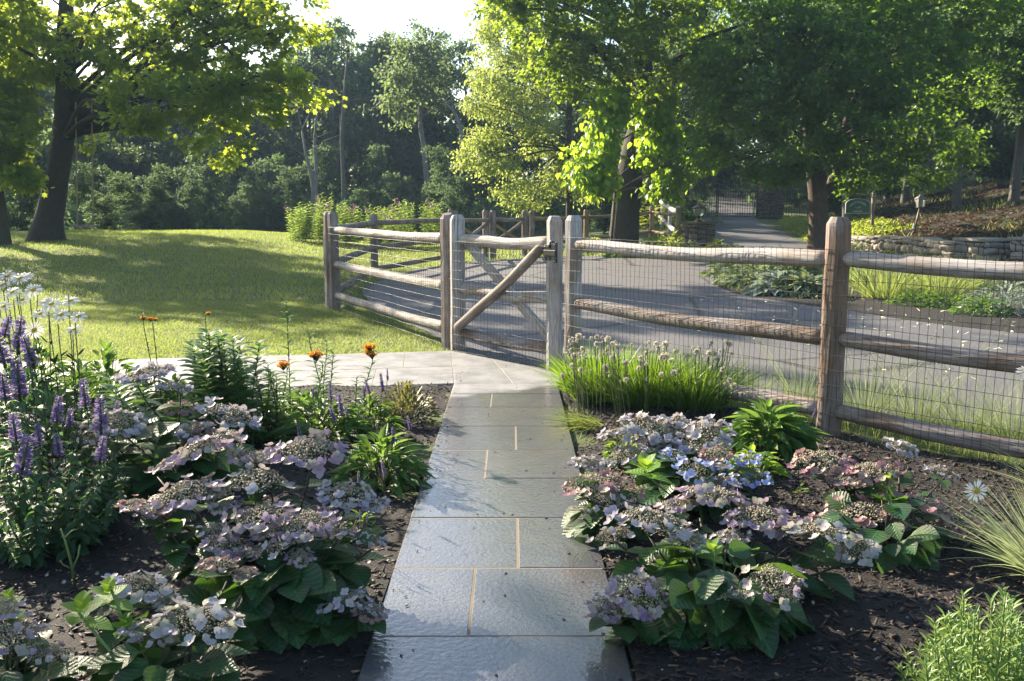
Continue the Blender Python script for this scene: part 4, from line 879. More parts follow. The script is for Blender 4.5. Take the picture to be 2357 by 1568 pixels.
PET=[petal('lilac_sepal',[(.42,.28,.50),(.62,.50,.66),(.66,.52,.58),(.62,.62,.50),(.50,.30,.42)]),petal('white_sepal',[(.62,.62,.72),(.78,.76,.76),(.76,.66,.70),(.66,.70,.52)]),petal('blue_sepal',[(.22,.30,.78),(.36,.46,.85),(.50,.58,.88),(.62,.62,.80)],.3,.95),petal('rose_sepal',[(.42,.16,.26),(.56,.30,.34),(.60,.44,.38),(.52,.44,.34),(.34,.16,.26)]),petal('pale_lilac_sepal',[(.52,.48,.68),(.70,.66,.78),(.78,.74,.76),(.62,.58,.62)])]
SEP=leaf(4,5,.95,.10,-.22,.55,tip=.15,wave=.05)
OCT=(np.array([[1,0,0],[0,1,0],[-1,0,0],[0,-1,0],[0,0,1],[0,0,-1]],float),[np.array([[0,1,4],[1,2,4],[2,3,4],[3,0,4],[1,0,5],[2,1,5],[3,2,5],[0,3,5]])],np.zeros((6,2)))
def headmesh(kind,nf,nb,ring=1.,sep=.215):
    """unit-radius umbel (radius 1)"""
    mb=MB(); 
    r=np.sqrt(R.uniform(0,1,nb))*.74; a=R.uniform(0,6.283,nb); lob=1+.12*np.sin(a*5)
    p=np.column_stack([np.cos(a)*r*lob,np.sin(a)*r*lob,.22*(1-(r/.74)**2)+R.normal(0,.035,nb)]); k=len(p)
    scatter(mb,OCT,p,unit(rnd(k)),unit(rnd(k)),R.uniform(.018,.040,k),0)
    j=R.choice(k,min(k,90)); tubes(mb,np.column_stack([p[j,:2]*.45,np.full(len(j),-.12)]),p[j],.007,1)
    st=[(math.cos(q)*.42,math.sin(q)*.42,0.) for q in np.arange(7)*.9]; tubes(mb,[(0,0,-.42)]*7,st,.018,1)
    for f in range(nf):
        a=f/nf*6.283+R.normal(0,.15); rr=R.uniform(.72,1.0)*ring if R.uniform()<.86 else R.uniform(.2,.7); c=np.array([math.cos(a)*rr,math.sin(a)*rr,R.normal(0,.07)+.10-(.12 if rr>.7 else -.12)])
        up=unit(np.array([math.cos(a)*R.uniform(0,.9),math.sin(a)*R.uniform(0,.9),1.])+R.normal(0,.35,3)); t1=unit(np.cross(up,[0,0.3,1.])); t2=np.cross(up,t1); ph=R.uniform(0,3)
        ns=4; dr=np.array([math.cos(ph+q*math.pi/2)*t1+math.sin(ph+q*math.pi/2)*t2 for q in range(ns)])+up*.15
        base=R.uniform(); scatter(mb,SEP,np.repeat(c[None],ns,0),dr,np.repeat(up[None],ns,0),R.uniform(.8,1.15)*sep*np.array([1,.85,1,.85]),2,np.clip(base+R.normal(0,.08,ns),0,1))
        tubes(mb,[c*[.35,.35,1]-[0,0,.14]],[c],.008,1); scatter(mb,OCT,c[None]+up*.015,np.array([[0,0,1.]]),np.array([[1.,0,0]]),.03,0,.9)
    V=np.concatenate(mb.V); o=mb.build('flower_head',[BUD,STEM,PET[kind]]); me=o.data; bpy.data.objects.remove(o); return me
HEADS={'lilac':[headmesh(0,34,700),headmesh(0,28,760),headmesh(0,22,800,1.08),headmesh(0,38,640,.95)],'pale':[headmesh(4,34,600),headmesh(4,38,600),headmesh(4,24,720,1.06)],'white':[headmesh(1,28,640,sep=.27)],'blue':[headmesh(2,16,160,.9,.27)],'rose':[headmesh(3,32,640),headmesh(3,28,700)],'buff':[headmesh(1,7,620,sep=.25),headmesh(0,10,600,sep=.25)]}
HLEAF=leaf(7,19,.84,.09,.18,.46,ser=.06,tip=.12)
def hydrangea(label,bpx,heads,lsize=.13,nleaf=26,spread=.22,shoots=(),lmat=None,group='hydrangeas in the garden beds',skirt=10):
    heads=list(heads)+[(x+r*R.choice([-1,1])*R.uniform(.9,1.25),y+r*R.uniform(.15,.6),D-.02,r*R.uniform(.5,.72),k if R.uniform()<.7 else R.choice(['lilac','rose','buff','pale'])) for x,y,D,r,k in heads if r>45 for _ in range(R.randint(1,3))]
    b=G(*bpx); b[2]=.01; t_=thing('hydrangea',label,'hydrangea',b,group); st=MB(); fo=MB()
    Pp=[];Dd=[];Nn=[];Ss=[]
    ends=[(P(x,y,D)-[0,0,.42*r*D/F],r*D/F) for x,y,D,r,k in heads]
    for (x,y,D,r,k) in heads:
        c=P(x,y,D); c[2]=max(c[2],.10); rr=r*D/F*1.06
        o=bpy.data.objects.new('flower_head',HEADS[k][R.randint(len(HEADS[k]))]); COL.objects.link(o); o.parent=t_; o.location=[float(q) for q in c-b]
        tilt=(c-b)[:2]*.6; o.rotation_euler=(float(np.clip(-tilt[1]+.18,-.5,.6)),float(np.clip(tilt[0],-.5,.5)),R.uniform(0,6)); o.scale=(rr,rr,rr*.95)
    for e,rr in ends:
        s0=b+np.array([R.normal()*.04,R.normal()*.04,0]); p=curve(s0,e,.0,8,.05); tube(st,p,np.linspace(.006,.004,8),6,0)
        for t,sc in((.3,1.05),(.45,1.05),(.6,1.0),(.74,.9),(.88,.7)):
            i=int(t*7); a0=R.uniform(0,6.28)
            for s in(0,math.pi):
                a=a0+s+R.normal()*.3; Pp.append(p[i]); Dd.append([math.cos(a),math.sin(a),R.uniform(-.35,.25)]); Nn.append([R.normal()*.2,R.normal()*.2,1]); Ss.append(lsize*sc*R.uniform(.8,1.15))
    for _ in range(int(nleaf*2.4)):
        a=R.uniform(0,6.28); r_=spread*1.25*math.sqrt(R.uniform(0.05,1)); q=b+np.array([math.cos(a)*r_*.6,math.sin(a)*r_*.6,R.uniform(.07,.22)+.12*(1-r_/(spread*1.25))]); tube(st,curve(b,q,0,4),.0035,4,0)
        Pp.append(q); Dd.append([math.cos(a),math.sin(a),R.uniform(-.45,.45)]); Nn.append([math.cos(a)*.1+R.normal()*.35,math.sin(a)*.1+R.normal()*.35-.15,1]); Ss.append(lsize*R.uniform(.55,1.25))
    for _ in range(int(skirt*1.5)):
        a=R.uniform(-math.pi,0); q=b+np.array([math.cos(a)*spread*.75,math.sin(a)*spread*.55,R.uniform(.07,.16)]); tube(st,curve(b,q,0,4),.0035,4,0)
        Pp.append(q); Dd.append([math.cos(a)*.9,math.sin(a)*.9,-R.uniform(.2,.7)]); Nn.append([math.cos(a)*.4+R.normal()*.4,math.sin(a)*.4-.2+R.normal()*.3,.9]); Ss.append(lsize*R.uniform(.65,1.35))
    Pp,Dd,Nn,Ss=map(lambda z:np.array(z,float),(Pp,Dd,Nn,Ss))
    Dd=Dd-[0,0,0]; scatter(fo,HLEAF,Pp,Dd,Nn,Ss,0,R.uniform(0,1,len(Ss))**1.3)
    st.build('stems',STEMD,t_); fo.build('foliage',lmat or HYL,t_)
    for x,y,D,s in shoots:
        mb=MB(); c=P(x,y,D); k=9; a=np.arange(k)*2.4; el=np.linspace(-.1,1.6,k)
        tube(mb,curve(b,c,0,6),.0045,5,1); scatter(mb,HLEAF,np.repeat(c[None],k,0)+np.column_stack([a*0,a*0,np.linspace(-.03,.03,k)]),np.column_stack([np.cos(a),np.sin(a),el]),np.column_stack([-np.cos(a)*.5,-np.sin(a)*.5,np.full(k,.8)]),s*np.linspace(1,.5,k),0)
        mb.build('new_shoot',[LIME,STEML],t_)
    return t_
hydrangea('largest hydrangea of the left bed, pink and lilac lacecap heads beside the path',(640,1430),[(480,1030,3.8,88,'lilac'),(705,1040,3.75,86,'lilac'),(590,1108,3.55,84,'buff'),(425,1135,3.5,80,'lilac'),(600,1190,3.35,84,'lilac'),(795,1140,3.55,66,'pale'),(705,1205,3.3,76,'lilac'),(325,1165,3.6,58,'rose'),(630,1262,3.2,58,'buff'),(850,1240,3.4,36,'white'),(520,1250,3.25,54,'lilac'),(790,1385,3.05,58,'pale')],.155,34,.30,skirt=16)
hydrangea('tall dark leaved hydrangea behind the purple spires, one head standing high',(430,1140),[(340,862,4.8,62,'pale'),(530,958,4.6,74,'pale'),(275,975,4.5,56,'pale'),(410,940,4.8,40,'rose'),(205,985,4.6,44,'lilac')],.17,26,.30)
hydrangea('hydrangea at the lower left corner with white florets and lime shoots',(390,1690),[(455,1430,2.6,98,'white'),(310,1350,2.8,72,'white'),(500,1300,3.0,50,'rose'),(260,1345,2.75,30,'blue')],.14,14,.2,[(190,1410,2.5,.09),(330,1480,2.55,.07),(250,1370,2.65,.08),(290,1450,2.6,.07)],skirt=6)
hydrangea('buff seed headed hydrangea cut by the left edge of the photo',(30,1700),[(25,1465,2.5,78,'buff'),(10,1400,2.55,42,'lilac'),(92,1445,2.6,22,'white')],.13,12,.18,[(20,1390,2.6,.06)],skirt=4)
hydrangea('pale lilac hydrangea at the back of the right bed below the chives',(1560,1120),[(1500,988,4.8,72,'pale'),(1610,1002,4.75,78,'pale'),(1440,1045,4.6,44,'pale'),(1560,975,4.9,50,'pale')],.13,22,.24)
hydrangea('small cream and pink hydrangea spilling over the right path edge',(1400,1240),[(1365,1115,4.15,72,'rose'),(1395,1150,4.0,48,'buff'),(1350,1065,4.4,40,'pale')],.11,16,.16)
hydrangea('hydrangea with sky blue florets and a bright green shoot in the right bed',(1580,1190),[(1600,1085,4.25,56,'blue'),(1550,1050,4.4,38,'blue'),(1655,1075,4.2,34,'blue'),(1725,1060,4.4,34,'blue'),(1745,1105,4.3,38,'blue'),(1650,1045,4.45,40,'rose')],.15,22,.26,[(1488,1085,4.15,.14)],skirt=4)
hydrangea('largest hydrangea of the right bed with broad ribbed leaves in front',(1640,1440),[(1500,1200,3.4,92,'pale'),(1640,1140,3.8,78,'lilac'),(1735,1190,3.65,72,'lilac'),(1895,1230,3.5,78,'white'),(1790,1345,3.02,80,'buff'),(1472,1365,3.02,76,'lilac'),(1680,1235,3.55,44,'pale')],.165,20,.28,[(1640,1275,3.3,.08)],skirt=18)
hydrangea('dusty rose hydrangea standing furthest right in the mulch',(2030,1290),[(1890,1062,4.35,72,'rose'),(2010,1085,4.2,66,'rose'),(1985,1180,4.0,84,'rose'),(2110,1165,4.05,80,'rose'),(2075,1030,4.5,38,'pale'),(2165,1085,4.3,36,'pale'),(1950,1110,4.2,44,'buff')],.13,14,.26,[(2040,1115,4.1,.08)],skirt=12)
FILL=[]
# --- purple spires
VIO=petal('violet_petal',[(.13,.08,.34),(.24,.15,.50),(.36,.24,.58),(.20,.17,.24),(.12,.12,.12)],.35,1.15)
PTL=leaf(2,3,.5,0,.1)
def spikemesh(n=260,den=1.):
    mb=MB(); t=R.uniform(0,1,n); t=np.round(t*16)/16+R.normal(0,.012,n); a=R.uniform(0,6.283,n); rr=.10*(1-.55*np.clip(t,0,1)**2); d=np.column_stack([np.cos(a),np.sin(a),R.uniform(.0,.7,n)])
    p=np.column_stack([np.cos(a)*rr*.35,np.sin(a)*rr*.35,t]); scatter(mb,(LS[0]*[.8,1,1],LS[1],LS[2]),p,d,rnd(n),.115*(1.25-.5*np.clip(t,0,1)),0)
    tube(mb,[(0,0,-.1),(0,0,.5),(0,0,1.0)],[.03,.03,.012],5,1); o=mb.build('flower_spike',[VIO,STEM]); me=o.data; bpy.data.objects.remove(o); return me
SPK=[spikemesh(),spikemesh(200)]
def putspike(par,c,L_,wid=1.,rot=None):
    o=bpy.data.objects.new('flower_spike',SPK[R.randint(2)]); COL.objects.link(o); o.parent=par; o.location=[float(q) for q in np.array(c)-np.array(par.location)]; o.scale=(L_*wid,L_*wid,L_); o.rotation_euler=(R.normal()*.12,R.normal()*.12,R.uniform(0,6)); return o
OV=leaf(5,9,.62,.12,.25,.38,ser=.08,tip=.3)
def agastache(label,bpx,spikes,nst,sprx,spry,hh,lsz=.055,mat=None):
    b=G(*bpx); b[2]=0; t_=thing('purple_hyssop',label,'flowering plant',b,'purple flowering clumps in the left bed'); st=MB(); fo=MB(); tops=[]
    for x,y,D,L_ in spikes:
        c=P(x,y,D); l=L_*D/F*.85; putspike(t_,c-[0,0,l*.5],l,1.5); tops.append(c-[0,0,l*.5])
    for _ in range(nst): a=R.uniform(0,6.28); r_=math.sqrt(R.uniform()); tops.append(b+np.array([math.cos(a)*sprx*r_,math.sin(a)*spry*r_,hh*R.uniform(.55,1)*(1-.35*r_)]))
    for e in tops:
        s0=b+(e-b)*[.55,.55,0]; p=curve(s0,e,0,12,.03); tube(st,p,.0032,4,0)
        for i in range(2,12):
            a=R.uniform(0,6.28); k=3; aa=a+np.array([0,math.pi,1.5]); sc=lsz*(1.25-.55*i/12)
            scatter(fo,OV,np.repeat(p[i][None],k,0)-[0,0,.01],np.column_stack([np.cos(aa),np.sin(aa),R.uniform(-.5,.15,k)]),np.array([[0,0,1.]]*k)+rnd(k)*.35,sc*R.uniform(.7,1.3,k),0)
    st.build('stems',STEM,t_); fo.build('foliage',mat or MINT,t_); return t_
agastache('bushy purple hyssop filling the left edge with tall violet spires',(90,1270),[(38,770,4.6,95),(75,805,4.5,85),(8,800,4.4,95),(42,872,4.3,105),(10,890,4.2,80),(35,985,3.9,80),(45,1050,3.8,110),(90,1000,4.1,60),(135,1025,4.0,60),(8,750,4.7,60)],46,.42,.45,.56)
agastache('purple hyssop spires standing in front of the tall dark hydrangea',(230,1190),[(195,905,4.5,75),(230,955,4.3,95),(128,945,4.4,75),(228,1035,4.1,70),(265,940,4.6,0.1+40),(160,960,4.5,50)],18,.22,.25,.42)
# --- filler foliage along the left path
for bx,rx,h,ls,lb in (((250,925),.3,.46,.10,'green leafy perennial hiding the far end of the light stone path'),((90,925),.35,.5,.09,'green leafy growth at the left end of the light stone path'),((410,985),.25,.40,.10,'green leafy growth between the tall head and the lance leaved bush'),((60,985),.4,.5,.08,'tangle of green stems and leaves below the daisies'),((190,960),.35,.42,.09,'leafy green plant between the daisies and the lance leaved bush'),((330,985),.3,.40,.10,'green foliage just left of the tall dark hydrangea head'),((130,1060),.4,.42,.08,'green foliage behind the violet spires'),((700,975),.3,.22,.08,'low green foliage along the front of the light stone path'),((480,1020),.35,.40,.11,'green foliage at the foot of the lance leaved bush')):
    b_=G(*bx); b_[2]=0; FILL.append((b_,rx,h,ls,lb))
# --- daisies
WPET=petal('daisy_petal',[(.84,.81,.74),(.92,.89,.82)],.35,1.); YEL=plain('daisy_centre',(.55,.38,.03),.7,bump=.8,bs=300)
DPT=leaf(3,4,.26,.03,.08,.6,tip=.1)
def daisymesh(n=20):
    mb=MB(); a=np.arange(n)/n*6.283+R.normal(0,.05,n); z=np.zeros((n,3)); d=np.column_stack([np.cos(a),np.sin(a),R.uniform(-.22,.05,n)])
    scatter(mb,DPT,d*[.22,.22,0],d,np.array([[0,0,1.]]*n)+rnd(n)*.15,.80*R.uniform(.9,1.1,n),0); lathe(mb,(0,0,0),[(0,-.06),(.2,-.04),(.26,.02),(.2,.09),(.08,.12),(0,.12)],12,1)
    o=mb.build('flower',[WPET,YEL]); me=o.data; bpy.data.objects.remove(o); return me
DM=[daisymesh(20),daisymesh(17)]
def daisies(label,b,hd,cat='daisies',leafy=True):
    t_=thing('daisy_clump' if len(hd)>1 else 'daisy',label,cat,b); st=MB()
    for x,y,D,r,tx,ty in hd:
        c=P(x,y,D); o=bpy.data.objects.new('flower',DM[R.randint(2)]); COL.objects.link(o); o.parent=t_; s=r*D/F*.88; o.location=[float(q) for q in c-b]; o.scale=(s,)*3; o.rotation_euler=(tx+(.35 if leafy else 0),ty,0)
        e=c-np.array([math.sin(ty)*.02,-math.sin(tx)*.02,.02]) ; s0=b+(e-b)*[.8,.8,0] if leafy else b
        p=curve(s0,e,0,10,.03); tube(st,p,.003,5)
        if leafy:
            k=12; i=R.randint(0,8,k); aa=R.uniform(0,6.28,k); scatter(st,(LS[0]*[.45,1,1],LS[1],LS[2]),p[i],np.column_stack([np.cos(aa),np.sin(aa),np.full(k,.9)]),rnd(k)+[0,0,.4],R.uniform(.05,.09,k),0)
    st.build('stems' if leafy else 'stem',STEM,t_); return t_
dl=[(18,634,5.6,24,.3,.1),(46,640,5.5,26,.25,.0),(76,667,5.3,26,.35,.15),(28,672,5.4,24,.3,-.1),(52,690,5.5,22,.3,.1),(118,700,5.2,28,.3,.1),(162,692,5.3,26,.15,.1),(92,722,5.1,24,.3,0),(140,724,5.1,26,.3,.1),(180,728,5.1,24,.25,.1),(78,760,4.9,27,.75,.2),(170,758,5.2,24,.1,.05),(8,705,5.3,24,.3,0),(5,655,5.6,22,.2,0),(62,636,5.7,20,.2,0),(10,815,4.6,28,.9,.1),(8,748,5,30,.5,0),(105,695,5.4,20,.2,0)]
daisies('clump of white daisies on tall stems at the left edge of the lawn',P(110,900,5.25)*[1,1,0],dl)
daisies('single pinkish white daisy nodding left from the right edge',G(2440,1290)*[1,1,0],[(2248,1130,3.05,32,1.35,-1.1)],'daisy',False)
daisies('white daisy poking in at the right edge below the middle rail',G(2470,1090)*[1,1,0],[(2362,856,4.3,26,.5,-.2)],'daisy',False)
# --- lance-leaved plants and orange milkweed
LNC=leaf(3,6,.24,.06,.30,.4,tip=.2); ORG=petal('orange_petal',[(.90,.34,.01),(.95,.48,.02),(.85,.24,.02)],.35,1.)
def stalk(st,fo,b,c,n,ls,lt=None,wid=1.,up=.5,den=.25):
    p=curve(b,c,0,14,.03); tube(st,p,np.linspace(.005,.0025,14),5)
    t=np.linspace(den,1,n); q=np.stack([np.interp(t*13,np.arange(14),p[:,k]) for k in range(3)],-1); a=np.arange(n)*2.4+R.uniform(0,6); 
    scatter(fo,lt or LNC,q,np.column_stack([np.cos(a),np.sin(a),up*(.3+t)]),np.column_stack([-np.cos(a)*.3,-np.sin(a)*.3,np.ones(n)])+rnd(n)*.25,ls*(1.15-.55*t)*R.uniform(.8,1.2,n),0,wid=wid)
def lanceplant(name,label,cat,bpx,tops,n,ls,mat,flow=(),group=None,spread=.5,**k):
    b=G(*bpx); b[2]=0; t_=thing(name,label,cat,b,group); st=MB(); fo=MB()
    for x,y,D in tops:
        c=P(x,y,D); stalk(st,fo,b+(c-b)*[spread,spread,0],c,n,ls,**k)
        if len(tops)<6: st.build('stem',STEM,t_); st=MB()
    if st.n: st.build('stems',STEM,t_)
    fo.build('foliage',mat,t_)
    for x,y,D,r in flow:
        mb=MB(); c=P(x,y,D); s=r*D/F; m=90; s*=.95; d=unit(rnd(m)); d[:,2]=np.abs(d[:,2])*.8; scatter(mb,(SEP[0],SEP[1],SEP[2]),c+d*s*[1,1,.7],d+rnd(m)*.5,rnd(m),s*.5,0); tubes(mb,np.repeat((c-[0,0,s])[None],m,0),c+d*s*[1,1,.7],.0012,1); mb.build('flower_cluster',[ORG,STEM],t_)
    return t_
tp=[(R.uniform(435,585),R.uniform(765,840),R.uniform(5.2,6.1)) for _ in range(20)]+[(450,800,5.6),(520,770,5.8),(560,830,5.5),(250,870,5.2),(275,890,5.0),(290,880,5.3),(320,900,5.1)]
lanceplant('lance_leaved_bush','leafy green bush with lance shaped leaves against the lawn','bush',(520,985),tp,46,.15,LANCE,spread=.85,wid=1.7)
lanceplant('milkweed','tall slim milkweed with pale green tip rising above the left path','milkweed',(665,955),[(662,722,5.9)],44,.12,LANCE,group='milkweed stems in the left bed')
lanceplant('lance_leaved_bush','smaller pale green lance leaved bush hugging the left path','bush',(610,975),[(R.uniform(590,650),R.uniform(830,880),R.uniform(5.6,6.1)) for _ in range(6)],30,.11,LANCE,spread=.85,wid=1.5)
lanceplant('milkweed','orange milkweed with a low round flower nearest the leafy bush','milkweed',(660,960),[(650,845,5.8),(630,855,5.7)],34,.11,LANCE,[(652,842,5.8,12)],group='milkweed stems in the left bed')
lanceplant('milkweed','orange milkweed in the middle, flower with pale shoots above it','milkweed',(745,960),[(730,828,5.7),(745,780,5.9),(725,775,5.9),(765,800,5.8)],42,.10,LANCE,[(728,820,5.7,14)],group='milkweed stems in the left bed')
lanceplant('milkweed','orange milkweed with the tallest flower nearest the gate','milkweed',(830,950),[(848,805,5.9),(815,870,5.7)],32,.09,LANCE,[(851,800,5.9,11),(856,818,5.9,9),(848,812,5.9,9)],group='milkweed stems in the left bed')
lanceplant('milkweed','thin arching stem with red orange buds in front of the lawn','milkweed',(430,930),[(335,735,5.8),(350,740,5.8),(482,722,6.0)],12,.06,LANCE,[(330,733,5.8,6),(346,735,5.8,6),(358,736,5.8,5),(480,722,6,5)],spread=.8,den=.7)
# --- leafy salvia clumps by the path
SLV=leaf(5,9,.40,.14,.35,.42,ser=.04,tip=.25)
def mound_plant(name,label,cat,b,rx,ry,h,n,ls,mat,tmp=None,group=None,spikes=(),up=.8,wid=1.,stem=True,core=.35):
    t_=thing(name,label,cat,b,group); fo=MB(); a=R.uniform(0,6.283,n); r_=np.sqrt(R.uniform(0,1,n)); el=1-r_**2
    p=np.column_stack([b[0]+np.cos(a)*r_*rx,b[1]+np.sin(a)*r_*ry,b[2]+.02+h*(.15+.85*el)*R.uniform(core,1,n)])
    dr=np.column_stack([np.cos(a)*(.35+r_),np.sin(a)*(.35+r_),up*(1.1-r_)+R.normal(0,.2,n)]); nr=np.column_stack([-np.cos(a)*.2,-np.sin(a)*.2,np.ones(n)])+rnd(n)*.35
    scatter(fo,tmp or SLV,p-unit(dr)*ls*.4,dr,nr,ls*R.uniform(.6,1.2,n),0,wid=wid); fo.build('foliage',mat,t_)
    if stem:
        st=MB(); j=R.choice(n,min(n,90)); q=p[j]; tubes(st,np.column_stack([b[0]+(q[:,0]-b[0])*.3,b[1]+(q[:,1]-b[1])*.3,np.full(len(j),b[2])]),q,.0025,0,4)
        for x,y,D,L_ in spikes: c=P(x,y,D); tubes(st,[b+(c-b)*[.7,.7,.1]],[c],.0018,0,4)
        st.build('stems',STEM,t_)
    for x,y,D,L_ in spikes: c=P(x,y,D); l=L_*D/F; putspike(t_,c-[0,0,l*.5],l,.9)
    return t_
for b_,rx,h,ls,lb in FILL: mound_plant('leafy_perennial',lb,'perennial',b_,rx,rx*.8,h,int(230*rx/.3),ls*1.15,MINT if rx>.35 else GREEN,tmp=OV if ls<.085 else SLV,up=1.0)
def g0z(x,y): q=G(x,y); q[2]=.0; return q
mound_plant('salvia','bright leafy salvia clump nearest the path on the left','salvia',g0z(880,1120),.26,.24,.30,190,.115,GREEN,group='salvia clumps in the beds',spikes=[(905,1003,4.9,34),(945,972,5.0,34),(885,1078,4.4,34),(905,1000,4.9,30),(825,1098,4.3,26)])
mound_plant('salvia','mid green leafy salvia clump behind the pink lacecap heads','salvia',g0z(740,1030),.34,.32,.34,260,.105,GREEN,group='salvia clumps in the beds',spikes=[(690,990,4.8,36),(762,900,5.6,40),(785,930,5.5,50),(770,950,5.4,44),(800,945,5.4,30),(720,905,5.7,24)])
mound_plant('salvia','loose green salvia foliage left of the sedum mound','salvia',g0z(850,1010),.22,.2,.3,150,.09,GREEN,group='salvia clumps in the beds',spikes=[(880,880,5.9,40),(892,862,6.0,26),(850,890,5.9,36),(838,900,5.8,26)])
mound_plant('salvia','low green foliage in front of the lance leaved bush','salvia',g0z(600,1010),.26,.24,.34,170,.10,GREEN,group='salvia clumps in the beds')
mound_plant('salvia','few violet salvia sprigs drooping over the mulch near the path edge','salvia',g0z(830,1230),.09,.09,.12,26,.06,GREEN,group='salvia clumps in the beds',spikes=[(830,1185,3.8,24),(845,1195,3.8,20),(800,1180,3.8,20)])
SED=leafmat('sedum_leaf',(.10,.13,.04),(.20,.20,.07),.25,.5,(.4,.4,.1),c3=(.20,.09,.05)); 
mound_plant('sedum','rounded bronze green sedum mound where the path meets the landing','sedum',g0z(935,975),.24,.2,.30,520,.045,SED,tmp=leaf(3,5,.7,.15,.0,.6,tip=.1),up=1.4)
# bare twig
b=g0z(175,1370); t_=thing('forked_twig','bare pale green forked stem in the dark mulch lower left','plant stem',b); mb=MB()
for pts,r in (([b,P(165,1300,3.35),P(150,1245,3.35),P(140,1218,3.35)],[.006,.005,.0045,.003]),([P(166,1312,3.35),P(180,1280,3.36),P(184,1255,3.36)],[.004,.0035,.003]),([P(165,1310,3.35),P(145,1300,3.32),P(138,1290,3.32)],[.003,.0025,.0015]),([P(148,1240,3.35),P(165,1222,3.35),P(182,1217,3.36)],[.003,.002,.001])): tube(mb,pts,r,7)
mb.build('stem',STEML,t_)
# --- chives
CHV=leafmat('chive_leaf',(.03,.11,.015),(.07,.20,.02),.4,.35,(.38,.60,.04),c3=(.13,.24,.03)); UMB=petal('allium_floret',[(.42,.34,.46),(.46,.50,.34),(.58,.56,.40),(.48,.30,.50)],.4,1.35)
def umbel():
    mb=MB(); n=110; d=unit(R.normal(size=(n,3))); tubes(mb,d*.1,d*.85,.02,1); scatter(mb,SEP,d*.7,d+rnd(n)*.3,rnd(n),.42,0); o=mb.build('flower_head',[UMB,STEML]); me=o.data; bpy.data.objects.remove(o); return me
UM=[umbel(),umbel()]
def chive(label,c,rx,ry,n,heads):
    t_=thing('chive_clump',label,'chives',c,'flowering chive clumps by the gate'); mb=MB(); a=R.uniform(0,6.283,n); r_=np.sqrt(R.uniform(0,1,n)); p=np.column_stack([c[0]+np.cos(a)*r_*rx,c[1]+np.sin(a)*r_*ry,np.zeros(n)])
    d=unit(np.column_stack([np.cos(a)*r_*.55,np.sin(a)*r_*.5,np.ones(n)])+rnd(n)*.12); L_=R.uniform(.28,.56,n); bend=np.column_stack([np.cos(a)*r_*.16,np.sin(a)*r_*.14,-r_*.14])*R.uniform(.3,1.4,(n,1))
    blades(mb,p,d,L_,.0075,bend,5); mb.build('foliage',CHV,t_); st=MB()
    for x,y,D,r in heads:
        e=P(x,y,D); s0=c+(e-c)*[.75,.75,0]; tube(st,curve(s0,e,0,6,.02),.0026,4,cap=False); o=bpy.data.objects.new('flower_head',UM[R.randint(2)]); COL.objects.link(o); o.parent=t_; o.location=[float(q) for q in e-c]; s=r*D/F; o.scale=(s,)*3; o.rotation_euler=(R.uniform(0,3),R.uniform(0,3),0)
    st.build('stems',STEM,t_)
def hd(x0,x1,n,y0=772,y1=870): return [(R.uniform(x0,x1),y0+(y1-y0)*R.uniform()**1.2,R.uniform(6.3,7.2),R.choice([3,4,6,8],p=[.3,.3,.25,.15])) for _ in range(n)]
chive('chive clump leaning over the path edge nearest the gate post',G(1385,930)*[1,1,0]+[0,.1,0],.20,.18,1300,hd(1290,1400,40))
chive('middle chive clump with dense pale round heads',G(1490,945)*[1,1,0]+[0,.1,0],.22,.2,1400,hd(1390,1540,55,785,880))
chive('right chive clump with sparse heads against the wire mesh',G(1600,955)*[1,1,0]+[0,.15,0],.22,.2,1300,hd(1530,1690,48,780,900))
mb=MB(); c=G(1370,985)*[1,1,0]; n=110; a=R.uniform(2.2,4.6,n); blades(mb,np.column_stack([c[0]+R.normal(0,.05,n),c[1]+R.normal(0,.05,n),np.full(n,.01)]),unit(np.column_stack([np.cos(a),np.sin(a)*.6,R.uniform(.15,.7,n)])),R.uniform(.2,.42,n),.007,np.column_stack([np.cos(a)*.06,np.sin(a)*.05,-R.uniform(.05,.2,n)]),5)
tag(mb.build('fallen_chive_leaves',leafmat('yellowing_leaf',(.07,.16,.03),(.16,.24,.05),.3,.5,(.35,.45,.08),c3=(.42,.22,.07))),'low splayed yellowing leaves flopping onto the path','leaves')
# --- green mounds right
mound_plant('leafy_perennial','large bright green leafy mound between the chives and the tall post','perennial',g0z(1765,1055),.34,.26,.36,300,.15,GREEN,spikes=[(1872,950,5.7,24)])
mound_plant('leafy_perennial','low lime leafed plant tucked between the pale lilac and blue hydrangeas','perennial',g0z(1730,1110),.2,.18,.2,110,.09,LIME)
mound_plant('leafy_perennial','yellow green seedling foliage beside the chives at the path','perennial',g0z(1440,1080),.14,.12,.3,80,.06,LIME)
mound_plant('weed','tiny green weed seedling in the right mulch','weed',g0z(2150,1610),.03,.03,.03,10,.035,GREEN,stem=False)
mound_plant('salvia','violet salvia sprig on the bare mulch between the right hydrangeas','salvia',g0z(1840,1150),.05,.05,.08,14,.04,GREEN,group='salvia clumps in the beds',spikes=[(1820,1105,4.5,22)])
